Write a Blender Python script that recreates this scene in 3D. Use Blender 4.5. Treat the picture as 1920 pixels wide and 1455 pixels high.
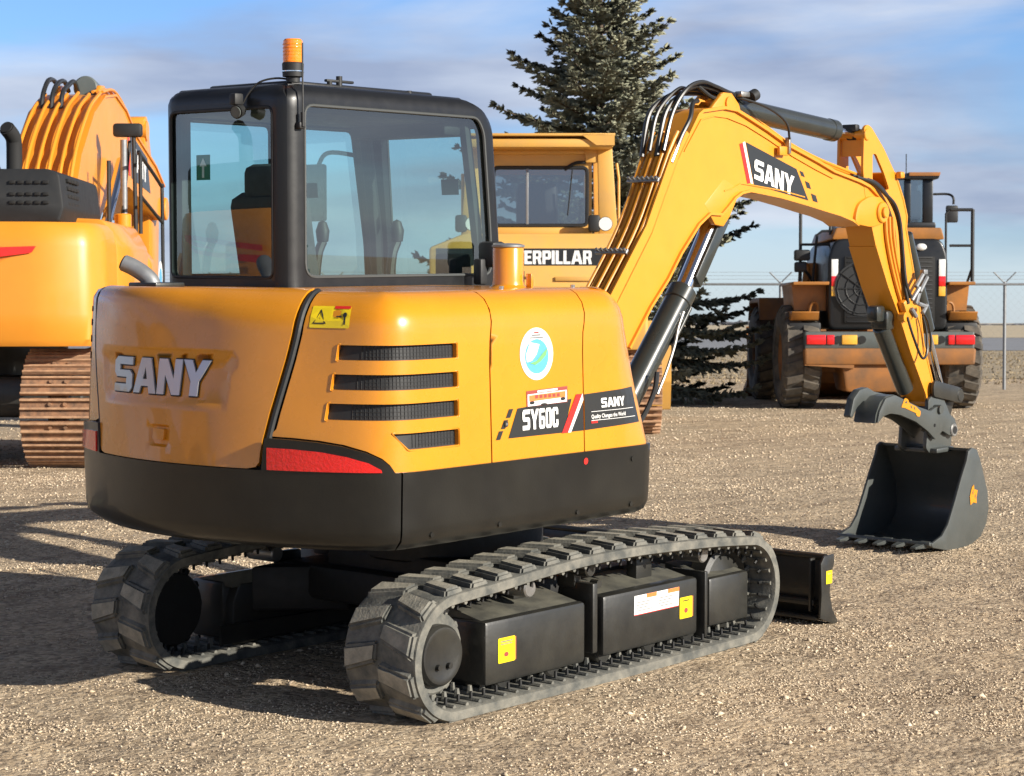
import bpy, bmesh, math, random
from math import sin, cos, pi, radians, sqrt, atan2, hypot, exp
from mathutils import Vector, Matrix
from mathutils.geometry import delaunay_2d_cdt
random.seed(7)
for o in list(bpy.data.objects): bpy.data.objects.remove(o, do_unlink=True)
SC = bpy.context.scene
COL = SC.collection
V = Vector
# ---------------------------------------------------------------- camera
HEAD = 0.6970                      # heading of the view in plan (the front machine points along +X)
CAM = V((-6.990, -6.216, 1.494))
FPX = 3866.0
PITCH = math.atan((727.5 - 604.4) / FPX)
FW = V((cos(HEAD), sin(HEAD), 0)); RT = V((sin(HEAD), -cos(HEAD), 0))
cd = bpy.data.cameras.new('camera'); cam = bpy.data.objects.new('camera', cd); COL.objects.link(cam)
cd.sensor_width = 36; cd.lens = FPX / 1920 * 36; cd.clip_end = 6000; cd.clip_start = 0.1
cam.location = CAM
f2 = (FW * cos(PITCH) - V((0, 0, sin(PITCH)))).normalized()
cam.rotation_euler = f2.to_track_quat('-Z', 'Y').to_euler()
SC.camera = cam
cd.dof.use_dof = True; cd.dof.focus_distance = 9.2; cd.dof.aperture_fstop = 11.0
# ---------------------------------------------------------------- sun, sky, exposure
SUN_EL = radians(21.5); SUN_TRAVEL = V((-0.17, 1.0, 0)).normalized()
sd = bpy.data.lights.new('sun', 'SUN'); sd.energy = 5.0; sd.angle = radians(0.53); sd.color = (1.0, 0.93, 0.82)
sun = bpy.data.objects.new('sun', sd); COL.objects.link(sun)
sv = V((SUN_TRAVEL.x * cos(SUN_EL), SUN_TRAVEL.y * cos(SUN_EL), -sin(SUN_EL)))
sun.rotation_euler = sv.to_track_quat('-Z', 'Y').to_euler(); sun.location = (0, -20, 12)
W = bpy.data.worlds.new('World'); SC.world = W; W.use_nodes = True
wn = W.node_tree.nodes; wl = W.node_tree.links; wn.clear()
def wnode(t, **k):
    n = wn.new(t)
    for a, b in k.items(): setattr(n, a, b)
    return n
sky = wnode('ShaderNodeTexSky', sky_type='NISHITA', sun_disc=False, sun_elevation=SUN_EL,
            sun_rotation=atan2(-SUN_TRAVEL.x, -SUN_TRAVEL.y), altitude=600, air_density=1.0, dust_density=0.4, ozone_density=1.6)
bg = wnode('ShaderNodeBackground'); bg.inputs[1].default_value = 0.052
wo = wnode('ShaderNodeOutputWorld')
tc = wnode('ShaderNodeTexCoord'); mp = wnode('ShaderNodeMapping')
mp.inputs['Rotation'].default_value = (0, 0, -HEAD); mp.inputs['Scale'].default_value = (1.0, 1.5, 6.5)
mp.inputs['Location'].default_value = (0.62, 2.4, 0.30)
n1 = wnode('ShaderNodeTexNoise'); n1.inputs['Scale'].default_value = 2.6; n1.inputs['Detail'].default_value = 9; n1.inputs['Roughness'].default_value = 0.5
n1.inputs['Distortion'].default_value = 0.4
cr = wnode('ShaderNodeValToRGB'); cr.color_ramp.elements[0].position = 0.36; cr.color_ramp.elements[1].position = 0.56
cr.color_ramp.elements[0].color = (0, 0, 0, 1); cr.color_ramp.elements[1].color = (0.88, 0.88, 0.88, 1)
n2 = wnode('ShaderNodeTexNoise'); n2.inputs['Scale'].default_value = 3.1; n2.inputs['Detail'].default_value = 6
cc = wnode('ShaderNodeValToRGB'); cc.color_ramp.elements[0].position = 0.40; cc.color_ramp.elements[1].position = 0.60
cc.color_ramp.elements[0].color = (4.2, 4.85, 6.7, 1); cc.color_ramp.elements[1].color = (8.3, 8.9, 10.2, 1)
mx = wnode('ShaderNodeMix', data_type='RGBA'); tint = wnode('ShaderNodeMix', data_type='RGBA', blend_type='MULTIPLY'); tint.inputs[0].default_value = 1.0
tint.inputs[7].default_value = (1.02, 1.36, 1.95, 1)
sep = wnode('ShaderNodeSeparateXYZ'); zen = wnode('ShaderNodeMapRange'); zen.interpolation_type = 'SMOOTHSTEP'
zen.inputs[1].default_value = 0.22; zen.inputs[2].default_value = 0.60; zen.inputs[3].default_value = 1.0; zen.inputs[4].default_value = 0.30
zmul = wnode('ShaderNodeVectorMath', operation='SCALE')
wl.new(tc.outputs['Generated'], mp.inputs[0]); wl.new(mp.outputs[0], n1.inputs['Vector']); wl.new(mp.outputs[0], n2.inputs['Vector'])
wl.new(tc.outputs['Generated'], sep.inputs[0]); wl.new(sep.outputs[2], zen.inputs[0])
wl.new(n1.outputs[0], cr.inputs[0]); wl.new(n2.outputs[0], cc.inputs[0]); wl.new(sky.outputs[0], tint.inputs[6])
hz = wnode('ShaderNodeMapRange'); hz.interpolation_type = 'SMOOTHSTEP'; hz.inputs[1].default_value = 0.0; hz.inputs[2].default_value = 0.14; hz.inputs[3].default_value = 0.50; hz.inputs[4].default_value = 0.0; wl.new(sep.outputs[2], hz.inputs[0])
mxm = wnode('ShaderNodeMath', operation='MAXIMUM'); wl.new(cr.outputs[0], mxm.inputs[0]); wl.new(hz.outputs[0], mxm.inputs[1]); wl.new(mxm.outputs[0], mx.inputs[0]); wl.new(tint.outputs[2], mx.inputs[6]); wl.new(cc.outputs[0], mx.inputs[7])
wl.new(mx.outputs[2], zmul.inputs[0]); wl.new(zen.outputs[0], zmul.inputs['Scale'])
wl.new(zmul.outputs[0], bg.inputs[0]); wl.new(bg.outputs[0], wo.inputs[0])
SC.view_settings.view_transform = 'Standard'; SC.view_settings.look = 'None'; SC.view_settings.exposure = 0.74; SC.view_settings.gamma = 1.0
# ---------------------------------------------------------------- materials
def mat(name, col, rough=0.5, metal=0.0, coat=0.0, spec=0.5, bump=0.0, bscale=60, var=0.0, vscale=6, vcol=None, emis=None, grime=0.0):
    m = bpy.data.materials.new(name); m.use_nodes = True
    nt = m.node_tree; N = nt.nodes; L = nt.links
    b = N['Principled BSDF']
    b.inputs['Base Color'].default_value = (*col, 1); b.inputs['Roughness'].default_value = rough
    b.inputs['Metallic'].default_value = metal; b.inputs['Coat Weight'].default_value = coat; b.inputs['Coat Roughness'].default_value = 0.06
    b.inputs['Specular IOR Level'].default_value = spec
    t = N.new('ShaderNodeTexCoord')
    if var > 0 or vcol:
        n = N.new('ShaderNodeTexNoise'); n.inputs['Scale'].default_value = vscale; n.inputs['Detail'].default_value = 8; n.inputs['Roughness'].default_value = 0.6
        L.new(t.outputs['Object'], n.inputs['Vector'])
        r = N.new('ShaderNodeValToRGB'); r.color_ramp.elements[0].position = 0.36; r.color_ramp.elements[1].position = 0.68
        v2 = vcol or tuple(c * (1 - var) for c in col)
        r.color_ramp.elements[0].color = (*col, 1); r.color_ramp.elements[1].color = (*v2, 1)
        L.new(n.outputs[0], r.inputs[0]); L.new(r.outputs[0], b.inputs['Base Color'])
        rr = N.new('ShaderNodeMapRange'); rr.inputs[3].default_value = max(0.02, rough * 0.8); rr.inputs[4].default_value = min(1, rough * 1.3)
        n3 = N.new('ShaderNodeTexNoise'); n3.inputs['Scale'].default_value = vscale * 3; n3.inputs['Detail'].default_value = 6
        L.new(t.outputs['Object'], n3.inputs['Vector']); L.new(n3.outputs[0], rr.inputs[0]); L.new(rr.outputs[0], b.inputs['Roughness'])
    if bump > 0:
        n = N.new('ShaderNodeTexNoise'); n.inputs['Scale'].default_value = bscale; n.inputs['Detail'].default_value = 5
        L.new(t.outputs['Object'], n.inputs['Vector'])
        bp = N.new('ShaderNodeBump'); bp.inputs['Strength'].default_value = bump; bp.inputs['Distance'].default_value = 0.01
        L.new(n.outputs[0], bp.inputs['Height']); L.new(bp.outputs[0], b.inputs['Normal'])
    if emis:
        b.inputs['Emission Color'].default_value = (*emis[0], 1); b.inputs['Emission Strength'].default_value = emis[1]
    return m
YEL = (0.68, 0.258, 0.011)
M = {}
M['yellow'] = mat('yellow paint', YEL, 0.26, coat=0.5, var=0.09, vscale=3, bump=0.02, bscale=18)
M['yellow'].node_tree.nodes['Principled BSDF'].inputs['Coat IOR'].default_value = 1.5; M['yellow'].node_tree.nodes['Principled BSDF'].inputs['Coat Roughness'].default_value = 0.03
M['boomyellow'] = mat('boom yellow paint', (0.70, 0.275, 0.015), 0.42, coat=0.25, var=0.07, vscale=4, bump=0.03, bscale=40)
M['oldyellow'] = mat('sun faded yellow paint', (0.66, 0.36, 0.07), 0.5, coat=0.1, vcol=(0.58, 0.33, 0.09), vscale=3, bump=0.04)
M['orange'] = mat('orange yellow paint', (0.70, 0.262, 0.020), 0.38, coat=0.3, var=0.08, vscale=2, bump=0.02)
M['dirtyshadeorange'] = mat('dusty orange paint with painted shade', (0.34, 0.13, 0.024), 0.6, vcol=(0.14, 0.075, 0.035), vscale=2.5, bump=0.05)  # dusty, and darkened further to paint half shade on the loader rear
M['black'] = mat('satin black paint', (0.013, 0.013, 0.012), 0.40, coat=0.12, vcol=(0.030, 0.029, 0.024), vscale=5, bump=0.05, bscale=80)
M['skirt'] = mat('charcoal steel paint', (0.007, 0.007, 0.0065), 0.32, coat=0.3, spec=0.35, vcol=(0.016, 0.0155, 0.013), vscale=2.2, bump=0.04, bscale=120)
M['cab'] = mat('cab charcoal paint', (0.009, 0.0095, 0.0105), 0.36, spec=0.4, coat=0.155, var=0.15, bump=0.02)
M['plastic'] = mat('black plastic', (0.015, 0.016, 0.017), 0.55, var=0.2, bump=0.05)
M['dustblack'] = mat('dust covered black paint', (0.045, 0.044, 0.036), 0.7, vcol=(0.11, 0.105, 0.08), vscale=9, bump=0.08)
M['steelshadeblack'] = mat('black steel and painted shade', (0.006, 0.006, 0.006), 0.6, var=0.2, bump=0.1)  # black steel of the guide pegs; elsewhere near black stands for shade
M['dark'] = mat('dark recess', (0.010, 0.010, 0.010), 0.8)
M['sealgrey'] = mat('grey rubber seal', (0.05, 0.055, 0.055), 0.6)
M['dullorange'] = mat('dusty orange yellow paint with painted shade', (0.40, 0.150, 0.018), 0.5, coat=0.1, vcol=(0.24, 0.105, 0.025), vscale=3, bump=0.03)  # dust plus a lowered albedo that paints the loader's half shade
M['seat'] = mat('grey seat cloth', (0.055, 0.065, 0.075), 0.85, var=0.3, vscale=15, bump=0.2, bscale=200)
M['grey'] = mat('grey paint', (0.10, 0.115, 0.11), 0.45, coat=0.1, var=0.15, bump=0.03)
M['bucket'] = mat('bucket grey green paint', (0.066, 0.072, 0.068), 0.42, coat=0.15, vcol=(0.050, 0.056, 0.053), vscale=4, bump=0.05)
M['rubbertop'] = mat('worn dusty lug tops', (0.20, 0.19, 0.155), 0.85, vcol=(0.36, 0.33, 0.26), vscale=18, bump=0.3, bscale=90)
M['rubber'] = mat('dusty rubber', (0.070, 0.073, 0.067), 0.74, vcol=(0.19, 0.18, 0.15), vscale=14, bump=0.25, bscale=90)
M['hose'] = mat('black hose', (0.018, 0.018, 0.018), 0.4, coat=0.1)
M['cylinder'] = mat('cylinder black paint', (0.030, 0.034, 0.031), 0.28, coat=0.45, var=0.2, bump=0.02)
M['chrome'] = mat('chrome rod', (0.75, 0.76, 0.80), 0.12, metal=1.0)
M['steel'] = mat('worn steel', (0.42, 0.41, 0.39), 0.4, metal=0.8, var=0.4, bump=0.1)
M['silver'] = mat('silver lettering', (0.50, 0.51, 0.53), 0.28, metal=0.5, coat=0.3)
M['rust'] = mat('rusty track steel', (0.34, 0.175, 0.09), 0.8, vcol=(0.12, 0.075, 0.05), vscale=12, bump=0.3, bscale=50)
M['rustlight'] = mat('worn rusty edge', (0.50, 0.30, 0.17), 0.65, vcol=(0.30, 0.17, 0.10), vscale=14, bump=0.2)
M['white'] = mat('white sticker', (0.80, 0.80, 0.78), 0.4, coat=0.2)
M['red'] = mat('red sticker', (0.72, 0.02, 0.015), 0.4, coat=0.2)
M['orangest'] = mat('orange sticker', (0.78, 0.20, 0.05), 0.4)
M['stickyel'] = mat('warning yellow sticker', (0.85, 0.62, 0.01), 0.4, coat=0.2)
M['blackst'] = mat('black sticker', (0.020, 0.021, 0.021), 0.35, coat=0.3)
M['ink'] = mat('faded print', (0.16, 0.16, 0.16), 0.5)
M['darkred'] = mat('dark red print', (0.30, 0.05, 0.04), 0.5)
M['blue'] = mat('blue sticker', (0.10, 0.36, 0.72), 0.4)
M['green'] = mat('green sticker', (0.16, 0.45, 0.15), 0.4)
M['dkgreen'] = mat('dark green sticker', (0.02, 0.20, 0.11), 0.5)
M['tyre'] = mat('dusty tyre rubber', (0.045, 0.042, 0.037), 0.85, vcol=(0.15, 0.125, 0.095), vscale=5, bump=0.3, bscale=40)
M['galv'] = mat('galvanised steel', (0.26, 0.27, 0.28), 0.5, metal=0.5, var=0.2, vscale=20)
M['bark'] = mat('spruce bark', (0.12, 0.085, 0.06), 0.9, var=0.5, vscale=20, bump=0.5)
def lens(name, col, rough=0.15):
    m = mat(name, col, rough, coat=0.8, bump=0.25, bscale=70); return m
M['redlens'] = lens('red lens', (0.72, 0.012, 0.012)); M['orangelens'] = lens('orange lens', (0.95, 0.24, 0.012))
M['clearlens'] = lens('clear lens', (0.72, 0.72, 0.70)); M['amberlens'] = lens('amber lens', (0.80, 0.42, 0.05))
def glass(name, tint, refl, rough=0.0):
    m = bpy.data.materials.new(name); m.use_nodes = True; nt = m.node_tree; N = nt.nodes; L = nt.links; N.clear()
    o = N.new('ShaderNodeOutputMaterial'); a = N.new('ShaderNodeBsdfTransparent'); a.inputs[0].default_value = (*tint, 1)
    g = N.new('ShaderNodeBsdfGlossy'); g.inputs['Roughness'].default_value = rough; g.inputs[0].default_value = (0.95, 0.97, 1, 1)
    ge = N.new('ShaderNodeNewGeometry'); dt = N.new('ShaderNodeVectorMath'); dt.operation = 'DOT_PRODUCT'; L.new(ge.outputs['Normal'], dt.inputs[0]); L.new(ge.outputs['Incoming'], dt.inputs[1])
    def mth(op, a_, b_=None, clamp=False):
        q = N.new('ShaderNodeMath'); q.operation = op; q.use_clamp = clamp
        for i_, v_ in enumerate((a_, b_)):
            if v_ is None: continue
            if isinstance(v_, float): q.inputs[i_].default_value = v_
            else: L.new(v_, q.inputs[i_])
        return q.outputs[0]
    c_ = mth('ABSOLUTE', dt.outputs['Value']); s_ = mth('POWER', mth('SUBTRACT', 1.0, c_), 5.0); fr = mth('ADD', mth('MULTIPLY', s_, 1.0 - refl), refl, True)
    mi = N.new('ShaderNodeMixShader')
    L.new(fr, mi.inputs[0]); L.new(a.outputs[0], mi.inputs[1]); L.new(g.outputs[0], mi.inputs[2]); L.new(mi.outputs[0], o.inputs[0])
    return m
M['glass'] = glass('green tinted cab glass', (0.70, 0.86, 0.82), 0.17)
M['dustglass'] = glass('dusty cab glass', (0.35, 0.42, 0.42), 0.25, 0.12)
# ---------------------------------------------------------------- geometry helpers
class G:
    """collects shapes into one mesh"""
    def __init__(s): s.bm = bmesh.new(); s.slot = 0; s.mats = []
    def m(s, name):
        mt = M[name]
        if mt not in s.mats: s.mats.append(mt)
        s.slot = s.mats.index(mt); return s
    def _mark(s, faces):
        for f in faces: f.material_index = s.slot
    def addraw(s, vs, fs, mtx=None):
        bv = [s.bm.verts.new(mtx @ V(v) if mtx else V(v)) for v in vs]
        out = []
        for f in fs:
            try: nf = s.bm.faces.new([bv[i] for i in f]); nf.material_index = s.slot; out.append(nf)
            except ValueError: pass
        return out
    def merge(s, b2, mtx=None):
        b2.verts.index_update()
        vs = [v.co.copy() for v in b2.verts]; fs = [[v.index for v in f.verts] for f in b2.faces]
        b2.free(); return s.addraw(vs, fs, mtx)
    def box(s, c, d, bev=0.0, rot=None, seg=2):
        b = bmesh.new(); bmesh.ops.create_cube(b, size=1)
        for v in b.verts: v.co = V((v.co.x * d[0], v.co.y * d[1], v.co.z * d[2]))
        if bev > 0: bmesh.ops.bevel(b, geom=b.edges[:], offset=min(bev, min(d) * 0.45), segments=seg, affect='EDGES', profile=0.5)
        mt = Matrix.Translation(V(c))
        if rot is not None: mt = mt @ (rot if isinstance(rot, Matrix) else Matrix.Rotation(rot[1], 4, rot[0]))
        s.merge(b, mt); return s
    def prism(s, pts, a, b, axis='y', bev=0.0, seg=2):
        """polygon pts in the plane across axis, extruded from a to b"""
        def p3(p, t):
            if axis == 'y': return V((p[0], t, p[1]))
            if axis == 'x': return V((t, p[0], p[1]))
            return V((p[0], p[1], t))
        q = bmesh.new(); vs = [q.verts.new(p3(p, a)) for p in pts]; f = q.faces.new(vs)
        r = bmesh.ops.extrude_face_region(q, geom=[f]); nv = [e for e in r['geom'] if isinstance(e, bmesh.types.BMVert)]
        d = p3((0, 0), b) - p3((0, 0), a)
        for v in nv: v.co += d
        bmesh.ops.recalc_face_normals(q, faces=q.faces[:])
        if bev > 0:
            es = [e for e in q.edges if len(e.link_faces) == 2 and e.calc_face_angle(0) > 0.6]
            bmesh.ops.bevel(q, geom=es, offset=bev, segments=seg, affect='EDGES', profile=0.5, clamp_overlap=True)
        big = [f for f in q.faces if len(f.verts) > 4]
        if big: bmesh.ops.triangulate(q, faces=big)
        s.merge(q); return s
    def cyl(s, p0, p1, r0, r1=None, n=20, cap=True, bev=0.0):
        r1 = r0 if r1 is None else r1
        p0 = V(p0); p1 = V(p1); d = (p1 - p0); L = d.length; d.normalize()
        u = d.orthogonal().normalized(); w = d.cross(u)
        rings = [(p0, r0), (p1, r1)] if bev == 0 else [(p0, r0 - bev), (p0 + d * bev, r0), (p1 - d * bev, r1), (p1, r1 - bev)]
        vs = []; fs = []
        for c, r in rings:
            for i in range(n): a = 2 * pi * i / n; vs.append(c + u * (r * cos(a)) + w * (r * sin(a)))
        for k in range(len(rings) - 1):
            for i in range(n): j = (i + 1) % n; fs.append((k * n + i, k * n + j, (k + 1) * n + j, (k + 1) * n + i))
        if cap: fs.append(tuple(range(n))[::-1]); fs.append(tuple((len(rings) - 1) * n + i for i in range(n)))
        s.addraw(vs, fs); return s
    def tube(s, pts, r, n=8, smooth=True, closed=False, sub=6):
        P = [V(p) for p in pts]
        if smooth and len(P) > 2:
            Q = []; m = len(P)
            rng = range(m if closed else m - 1)
            for i in rng:
                a = P[(i - 1) % m] if (closed or i > 0) else P[0] * 2 - P[1]
                b = P[i]; c = P[(i + 1) % m]; e = P[(i + 2) % m] if (closed or i + 2 < m) else P[-1] * 2 - P[-2]
                for k in range(sub):
                    t = k / sub
                    Q.append(0.5 * ((2 * b) + (c - a) * t + (2 * a - 5 * b + 4 * c - e) * t * t + (3 * b - a - 3 * c + e) * t ** 3))
            if not closed: Q.append(P[-1])
            P = Q
        m = len(P); vs = []; fs = []; u = None
        for i in range(m):
            if closed: d = (P[(i + 1) % m] - P[i - 1])
            else: d = (P[min(i + 1, m - 1)] - P[max(i - 1, 0)])
            d.normalize()
            if u is None: u = d.orthogonal().normalized()
            else:
                u = u - d * u.dot(d); u.normalize()
            w = d.cross(u); rr = r[i] if isinstance(r, (list, tuple)) else r
            for k in range(n): a = 2 * pi * k / n; vs.append(P[i] + u * (rr * cos(a)) + w * (rr * sin(a)))
        for i in range(m if closed else m - 1):
            for k in range(n): l = (k + 1) % n; j = (i + 1) % m; fs.append((i * n + k, i * n + l, j * n + l, j * n + k))
        if not closed: fs.append(tuple(range(n))[::-1]); fs.append(tuple((m - 1) * n + k for k in range(n)))
        s.addraw(vs, fs); return s
    def lathe(s, c, prof, axis='z', n=28):
        """prof = [(r, h)...]"""
        vs = []; fs = []
        for r, h in prof:
            for i in range(n):
                a = 2 * pi * i / n; x, y = r * cos(a), r * sin(a)
                p = {'z': (x, y, h), 'y': (x, h, y), 'x': (h, x, y)}[axis]; vs.append(V(c) + V(p))
        for k in range(len(prof) - 1):
            for i in range(n): j = (i + 1) % n; fs.append((k * n + i, k * n + j, (k + 1) * n + j, (k + 1) * n + i))
        s.addraw(vs, fs); return s
    def sheet(s, outs, f, holes=(), step=0.06, off=0.0, thick=0.0, wallholes=True, dens=None):
        """flat outlines (with holes) filled with a fine mesh and laid on the surface f(u, v, off)"""
        pts = []; edges = []; rings = []
        def ring(poly):
            base = len(pts); k = 0
            m = len(poly)
            for i in range(m):
                a = poly[i]; b = poly[(i + 1) % m]; L = hypot(b[0] - a[0], b[1] - a[1]); n = max(1, int(L / step + 0.5))
                for j in range(n): t = j / n; pts.append(V((a[0] + (b[0] - a[0]) * t, a[1] + (b[1] - a[1]) * t))); k += 1
            for i in range(k): edges.append((base + i, base + (i + 1) % k))
            rings.append((base, k))
        for o in outs: ring(o)
        for h in holes: ring(h)
        def inside(p, poly):
            c = False; m = len(poly); x, y = p
            for i in range(m):
                x1, y1 = poly[i]; x2, y2 = poly[(i + 1) % m]
                if (y1 > y) != (y2 > y) and x < (x2 - x1) * (y - y1) / (y2 - y1) + x1: c = not c
            return c
        def ok(p): return any(inside(p, o) for o in outs) and not any(inside(p, h) for h in holes)
        xs = [p[0] for o in outs for p in o]; ys = [p[1] for o in outs for p in o]
        if step < 9:
            x0 = math.floor(min(xs) / step); x1 = math.ceil(max(xs) / step); y0 = math.floor(min(ys) / step); y1 = math.ceil(max(ys) / step)
            border = list(pts)
            for i in range(x0, x1 + 1):
                for j in range(y0, y1 + 1):
                    p = (i * step + 0.0013, j * step + 0.0017)
                    if ok(p) and all((b[0] - p[0]) ** 2 + (b[1] - p[1]) ** 2 > (0.35 * step) ** 2 for b in border): pts.append(V(p))
        r = delaunay_2d_cdt(pts, edges, [], 0, 1e-6)
        vs2, fs2 = r[0], r[2]
        good = [fc for fc in fs2 if ok((sum(vs2[i][0] for i in fc) / len(fc), sum(vs2[i][1] for i in fc) / len(fc)))]
        used = sorted({i for fc in good for i in fc}); mp_ = {i: k for k, i in enumerate(used)}
        v3 = [V(f(vs2[i][0], vs2[i][1], off)) for i in used]
        s.addraw(v3, [tuple(mp_[i] for i in fc) for fc in good])
        if thick:
            for bi, k in rings:
                if not wallholes and rings.index((bi, k)) >= len(outs): continue
                w = []
                for i in range(k): p = pts[bi + i]; w.append(V(f(p[0], p[1], off))); w.append(V(f(p[0], p[1], off - thick)))
                s.addraw(w, [(2 * i, 2 * i + 1, 2 * ((i + 1) % k) + 1, 2 * ((i + 1) % k)) for i in range(k)])
        return s
    def build(s, name, matn=None, parent=None, label=None, ang=35, recalc=True, flat=False):
        bmesh.ops.remove_doubles(s.bm, verts=s.bm.verts[:], dist=1e-5)
        if recalc: bmesh.ops.recalc_face_normals(s.bm, faces=s.bm.faces[:])
        me = bpy.data.meshes.new(name); s.bm.to_mesh(me); s.bm.free()
        ms = s.mats if s.mats else [M[matn]]
        for m_ in ms: me.materials.append(m_)
        if not flat:
            me.polygons.foreach_set('use_smooth', [True] * len(me.polygons)); me.set_sharp_from_angle(angle=radians(ang))
        o = bpy.data.objects.new(name, me); COL.objects.link(o)
        if parent: o.parent = parent
        if label: o['label'] = label
        return o
def empty(name, label, cat, loc=(0, 0, 0), rz=0, group=None):
    o = bpy.data.objects.new(name, None); COL.objects.link(o); o.location = loc; o.rotation_euler = (0, 0, rz); o.empty_display_size = 0.2
    o['label'] = label; o['category'] = cat
    if group: o['group'] = group
    return o
def kids(o): return [c for c in bpy.data.objects if c.parent == o]
def copy_tree(o, parent=None):
    c = o.copy(); COL.objects.link(c)
    if parent: c.parent = parent
    for ch in kids(o): copy_tree(ch, c)
    return c
def flip(poly): return [(-a, b) for a, b in poly]
def densify(P, h=.03):
    out = []
    for i in range(len(P)):
        a, b = P[i], P[(i + 1) % len(P)]; n = max(1, int(math.dist(a, b) / h + .5))
        out += [(a[0] + (b[0] - a[0]) * k / n, a[1] + (b[1] - a[1]) * k / n) for k in range(n)]
    return out
def rrect(x0, y0, x1, y1, r, n=4):
    out = []
    for cx, cy, a0 in ((x1 - r, y1 - r, 0), (x0 + r, y1 - r, 90), (x0 + r, y0 + r, 180), (x1 - r, y0 + r, 270)):
        for i in range(n + 1): a = radians(a0 + 90 * i / n); out.append((cx + r * cos(a), cy + r * sin(a)))
    return out
def rpoly(P, r, n=4):
    """round the corners of a polygon"""
    out = []; m = len(P)
    for i in range(m):
        a = V(P[i - 1]); b = V(P[i]); c = V(P[(i + 1) % m]); rr = r[i] if isinstance(r, (list, tuple)) else r
        d1 = (a - b); d2 = (c - b); t = min(rr, d1.length * 0.45, d2.length * 0.45)
        if t < 1e-4: out.append(tuple(b)); continue
        p = b + d1.normalized() * t; q = b + d2.normalized() * t
        for k in range(n + 1): u = k / n; out.append(tuple(p * (1 - u) ** 2 + b * 2 * u * (1 - u) + q * u * u))
    return out
# block capitals of the maker's mark, unit height
GL = {'S': ([(.9, 1), (.15, 1), (0, .88), (0, .54), (.12, .42), (.62, .42), (.62, .22), (0, .22), (0, 0), (.78, 0), (.9, .12), (.9, .5), (.78, .62), (.28, .62), (.28, .78), (.9, .78)], [], .98),
      'A': ([(0, 0), (.3, 1), (.68, 1), (.98, 0), (.7, 0), (.64, .2), (.34, .2), (.28, 0)], [[(.4, .4), (.58, .4), (.49, .74)]], 1.02),
      'N': ([(0, 0), (0, 1), (.32, 1), (.62, .45), (.62, 1), (.9, 1), (.9, 0), (.6, 0), (.28, .55), (.28, 0)], [], .94),
      'Y': ([(.34, 0), (.34, .4), (0, 1), (.32, 1), (.5, .65), (.7, 1), (1.02, 1), (.64, .4), (.64, 0)], [], 1.04),
      '6': ([(.7, 1), (.12, 1), (0, .88), (0, .12), (.12, 0), (.62, 0), (.74, .12), (.74, .5), (.62, .62), (.26, .62), (.26, .8), (.7, .8)], [[(.26, .18), (.48, .18), (.48, .44), (.26, .44)]], .84),
      '0': ([(.62, 1), (.12, 1), (0, .88), (0, .12), (.12, 0), (.62, 0), (.74, .12), (.74, .88)], [[(.26, .18), (.48, .18), (.48, .82), (.26, .82)]], .84),
      'C': ([(.62, 1), (.12, 1), (0, .88), (0, .12), (.12, 0), (.62, 0), (.74, .12), (.74, .38), (.48, .38), (.48, .18), (.26, .18), (.26, .82), (.48, .82), (.48, .64), (.74, .64), (.74, .88)], [], .84),
      'T': ([(.24, 0), (.24, .8), (0, .8), (0, 1), (.76, 1), (.76, .8), (.5, .8), (.5, 0)], [], .8),
      'E': ([(0, 0), (0, 1), (.62, 1), (.62, .8), (.26, .8), (.26, .61), (.56, .61), (.56, .42), (.26, .42), (.26, .2), (.64, .2), (.64, 0)], [], .72),
      'R': ([(0, 0), (0, 1), (.62, 1), (.74, .88), (.74, .52), (.64, .44), (.76, 0), (.5, 0), (.4, .38), (.26, .38), (.26, 0)], [[(.26, .56), (.48, .56), (.48, .8), (.26, .8)]], .82),
      'P': ([(0, 0), (0, 1), (.62, 1), (.74, .88), (.74, .46), (.62, .34), (.26, .34), (.26, 0)], [[(.26, .54), (.48, .54), (.48, .8), (.26, .8)]], .8),
      'I': ([(0, 0), (0, 1), (.26, 1), (.26, 0)], [], .34),
      'L': ([(0, 0), (0, 1), (.26, 1), (.26, .2), (.6, .2), (.6, 0)], [], .66)}
def word(txt, x0, y0, h, width, sx=1, shear=0.0):
    """outlines and holes of a word starting at x0 (running towards sx), height h and given width"""
    tot = sum(GL[c][2] for c in txt) - 0.04; k = width / tot; x = 0; O = []; H = []
    for c in txt:
        o, hs, w = GL[c]
        tf = lambda P: [(x0 + sx * ((x + p[0]) * k + shear * p[1] * h), y0 + p[1] * h) for p in P]
        O.append(tf(o)); H += [tf(q) for q in hs]; x += w
    return O, H
def textg(g, body, f, h, u0, v0, sx=1, off=0.003, bold=0.0, shear=0.0, stretch=1.0, vs=1.0):
    """ordinary lettering laid on a surface: baseline starts at (u0, v0)"""
    cu = bpy.data.curves.new('t', 'FONT'); cu.body = body; cu.size = 1.0; cu.offset = bold; cu.shear = shear; cu.resolution_u = 2
    ob = bpy.data.objects.new('t', cu); COL.objects.link(ob); bpy.context.view_layer.update()
    me = bpy.data.meshes.new_from_object(ob.evaluated_get(bpy.context.evaluated_depsgraph_get()))
    vs_ = [V(f(u0 + sx * v.co.x * h * stretch, v0 + v.co.y * h, off)) for v in me.vertices]
    g.addraw(vs_, [tuple(p.vertices) for p in me.polygons])
    bpy.data.objects.remove(ob); bpy.data.curves.remove(cu); bpy.data.meshes.remove(me)
def ground_z(x, y):
    s = 0.0262 * x + 0.0232 * y
    if s > 0.12: s = 0.12 + 0.05 * (1 - exp(-(s - 0.12) / 0.05))
    if s < -0.45: s = -0.45
    return s
def at(u, D, z=0.17):
    """the place that lies D metres ahead in photo column u"""
    p = CAM + FW * D + RT * ((u - 960) / FPX * D); return V((p.x, p.y, z))
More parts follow.
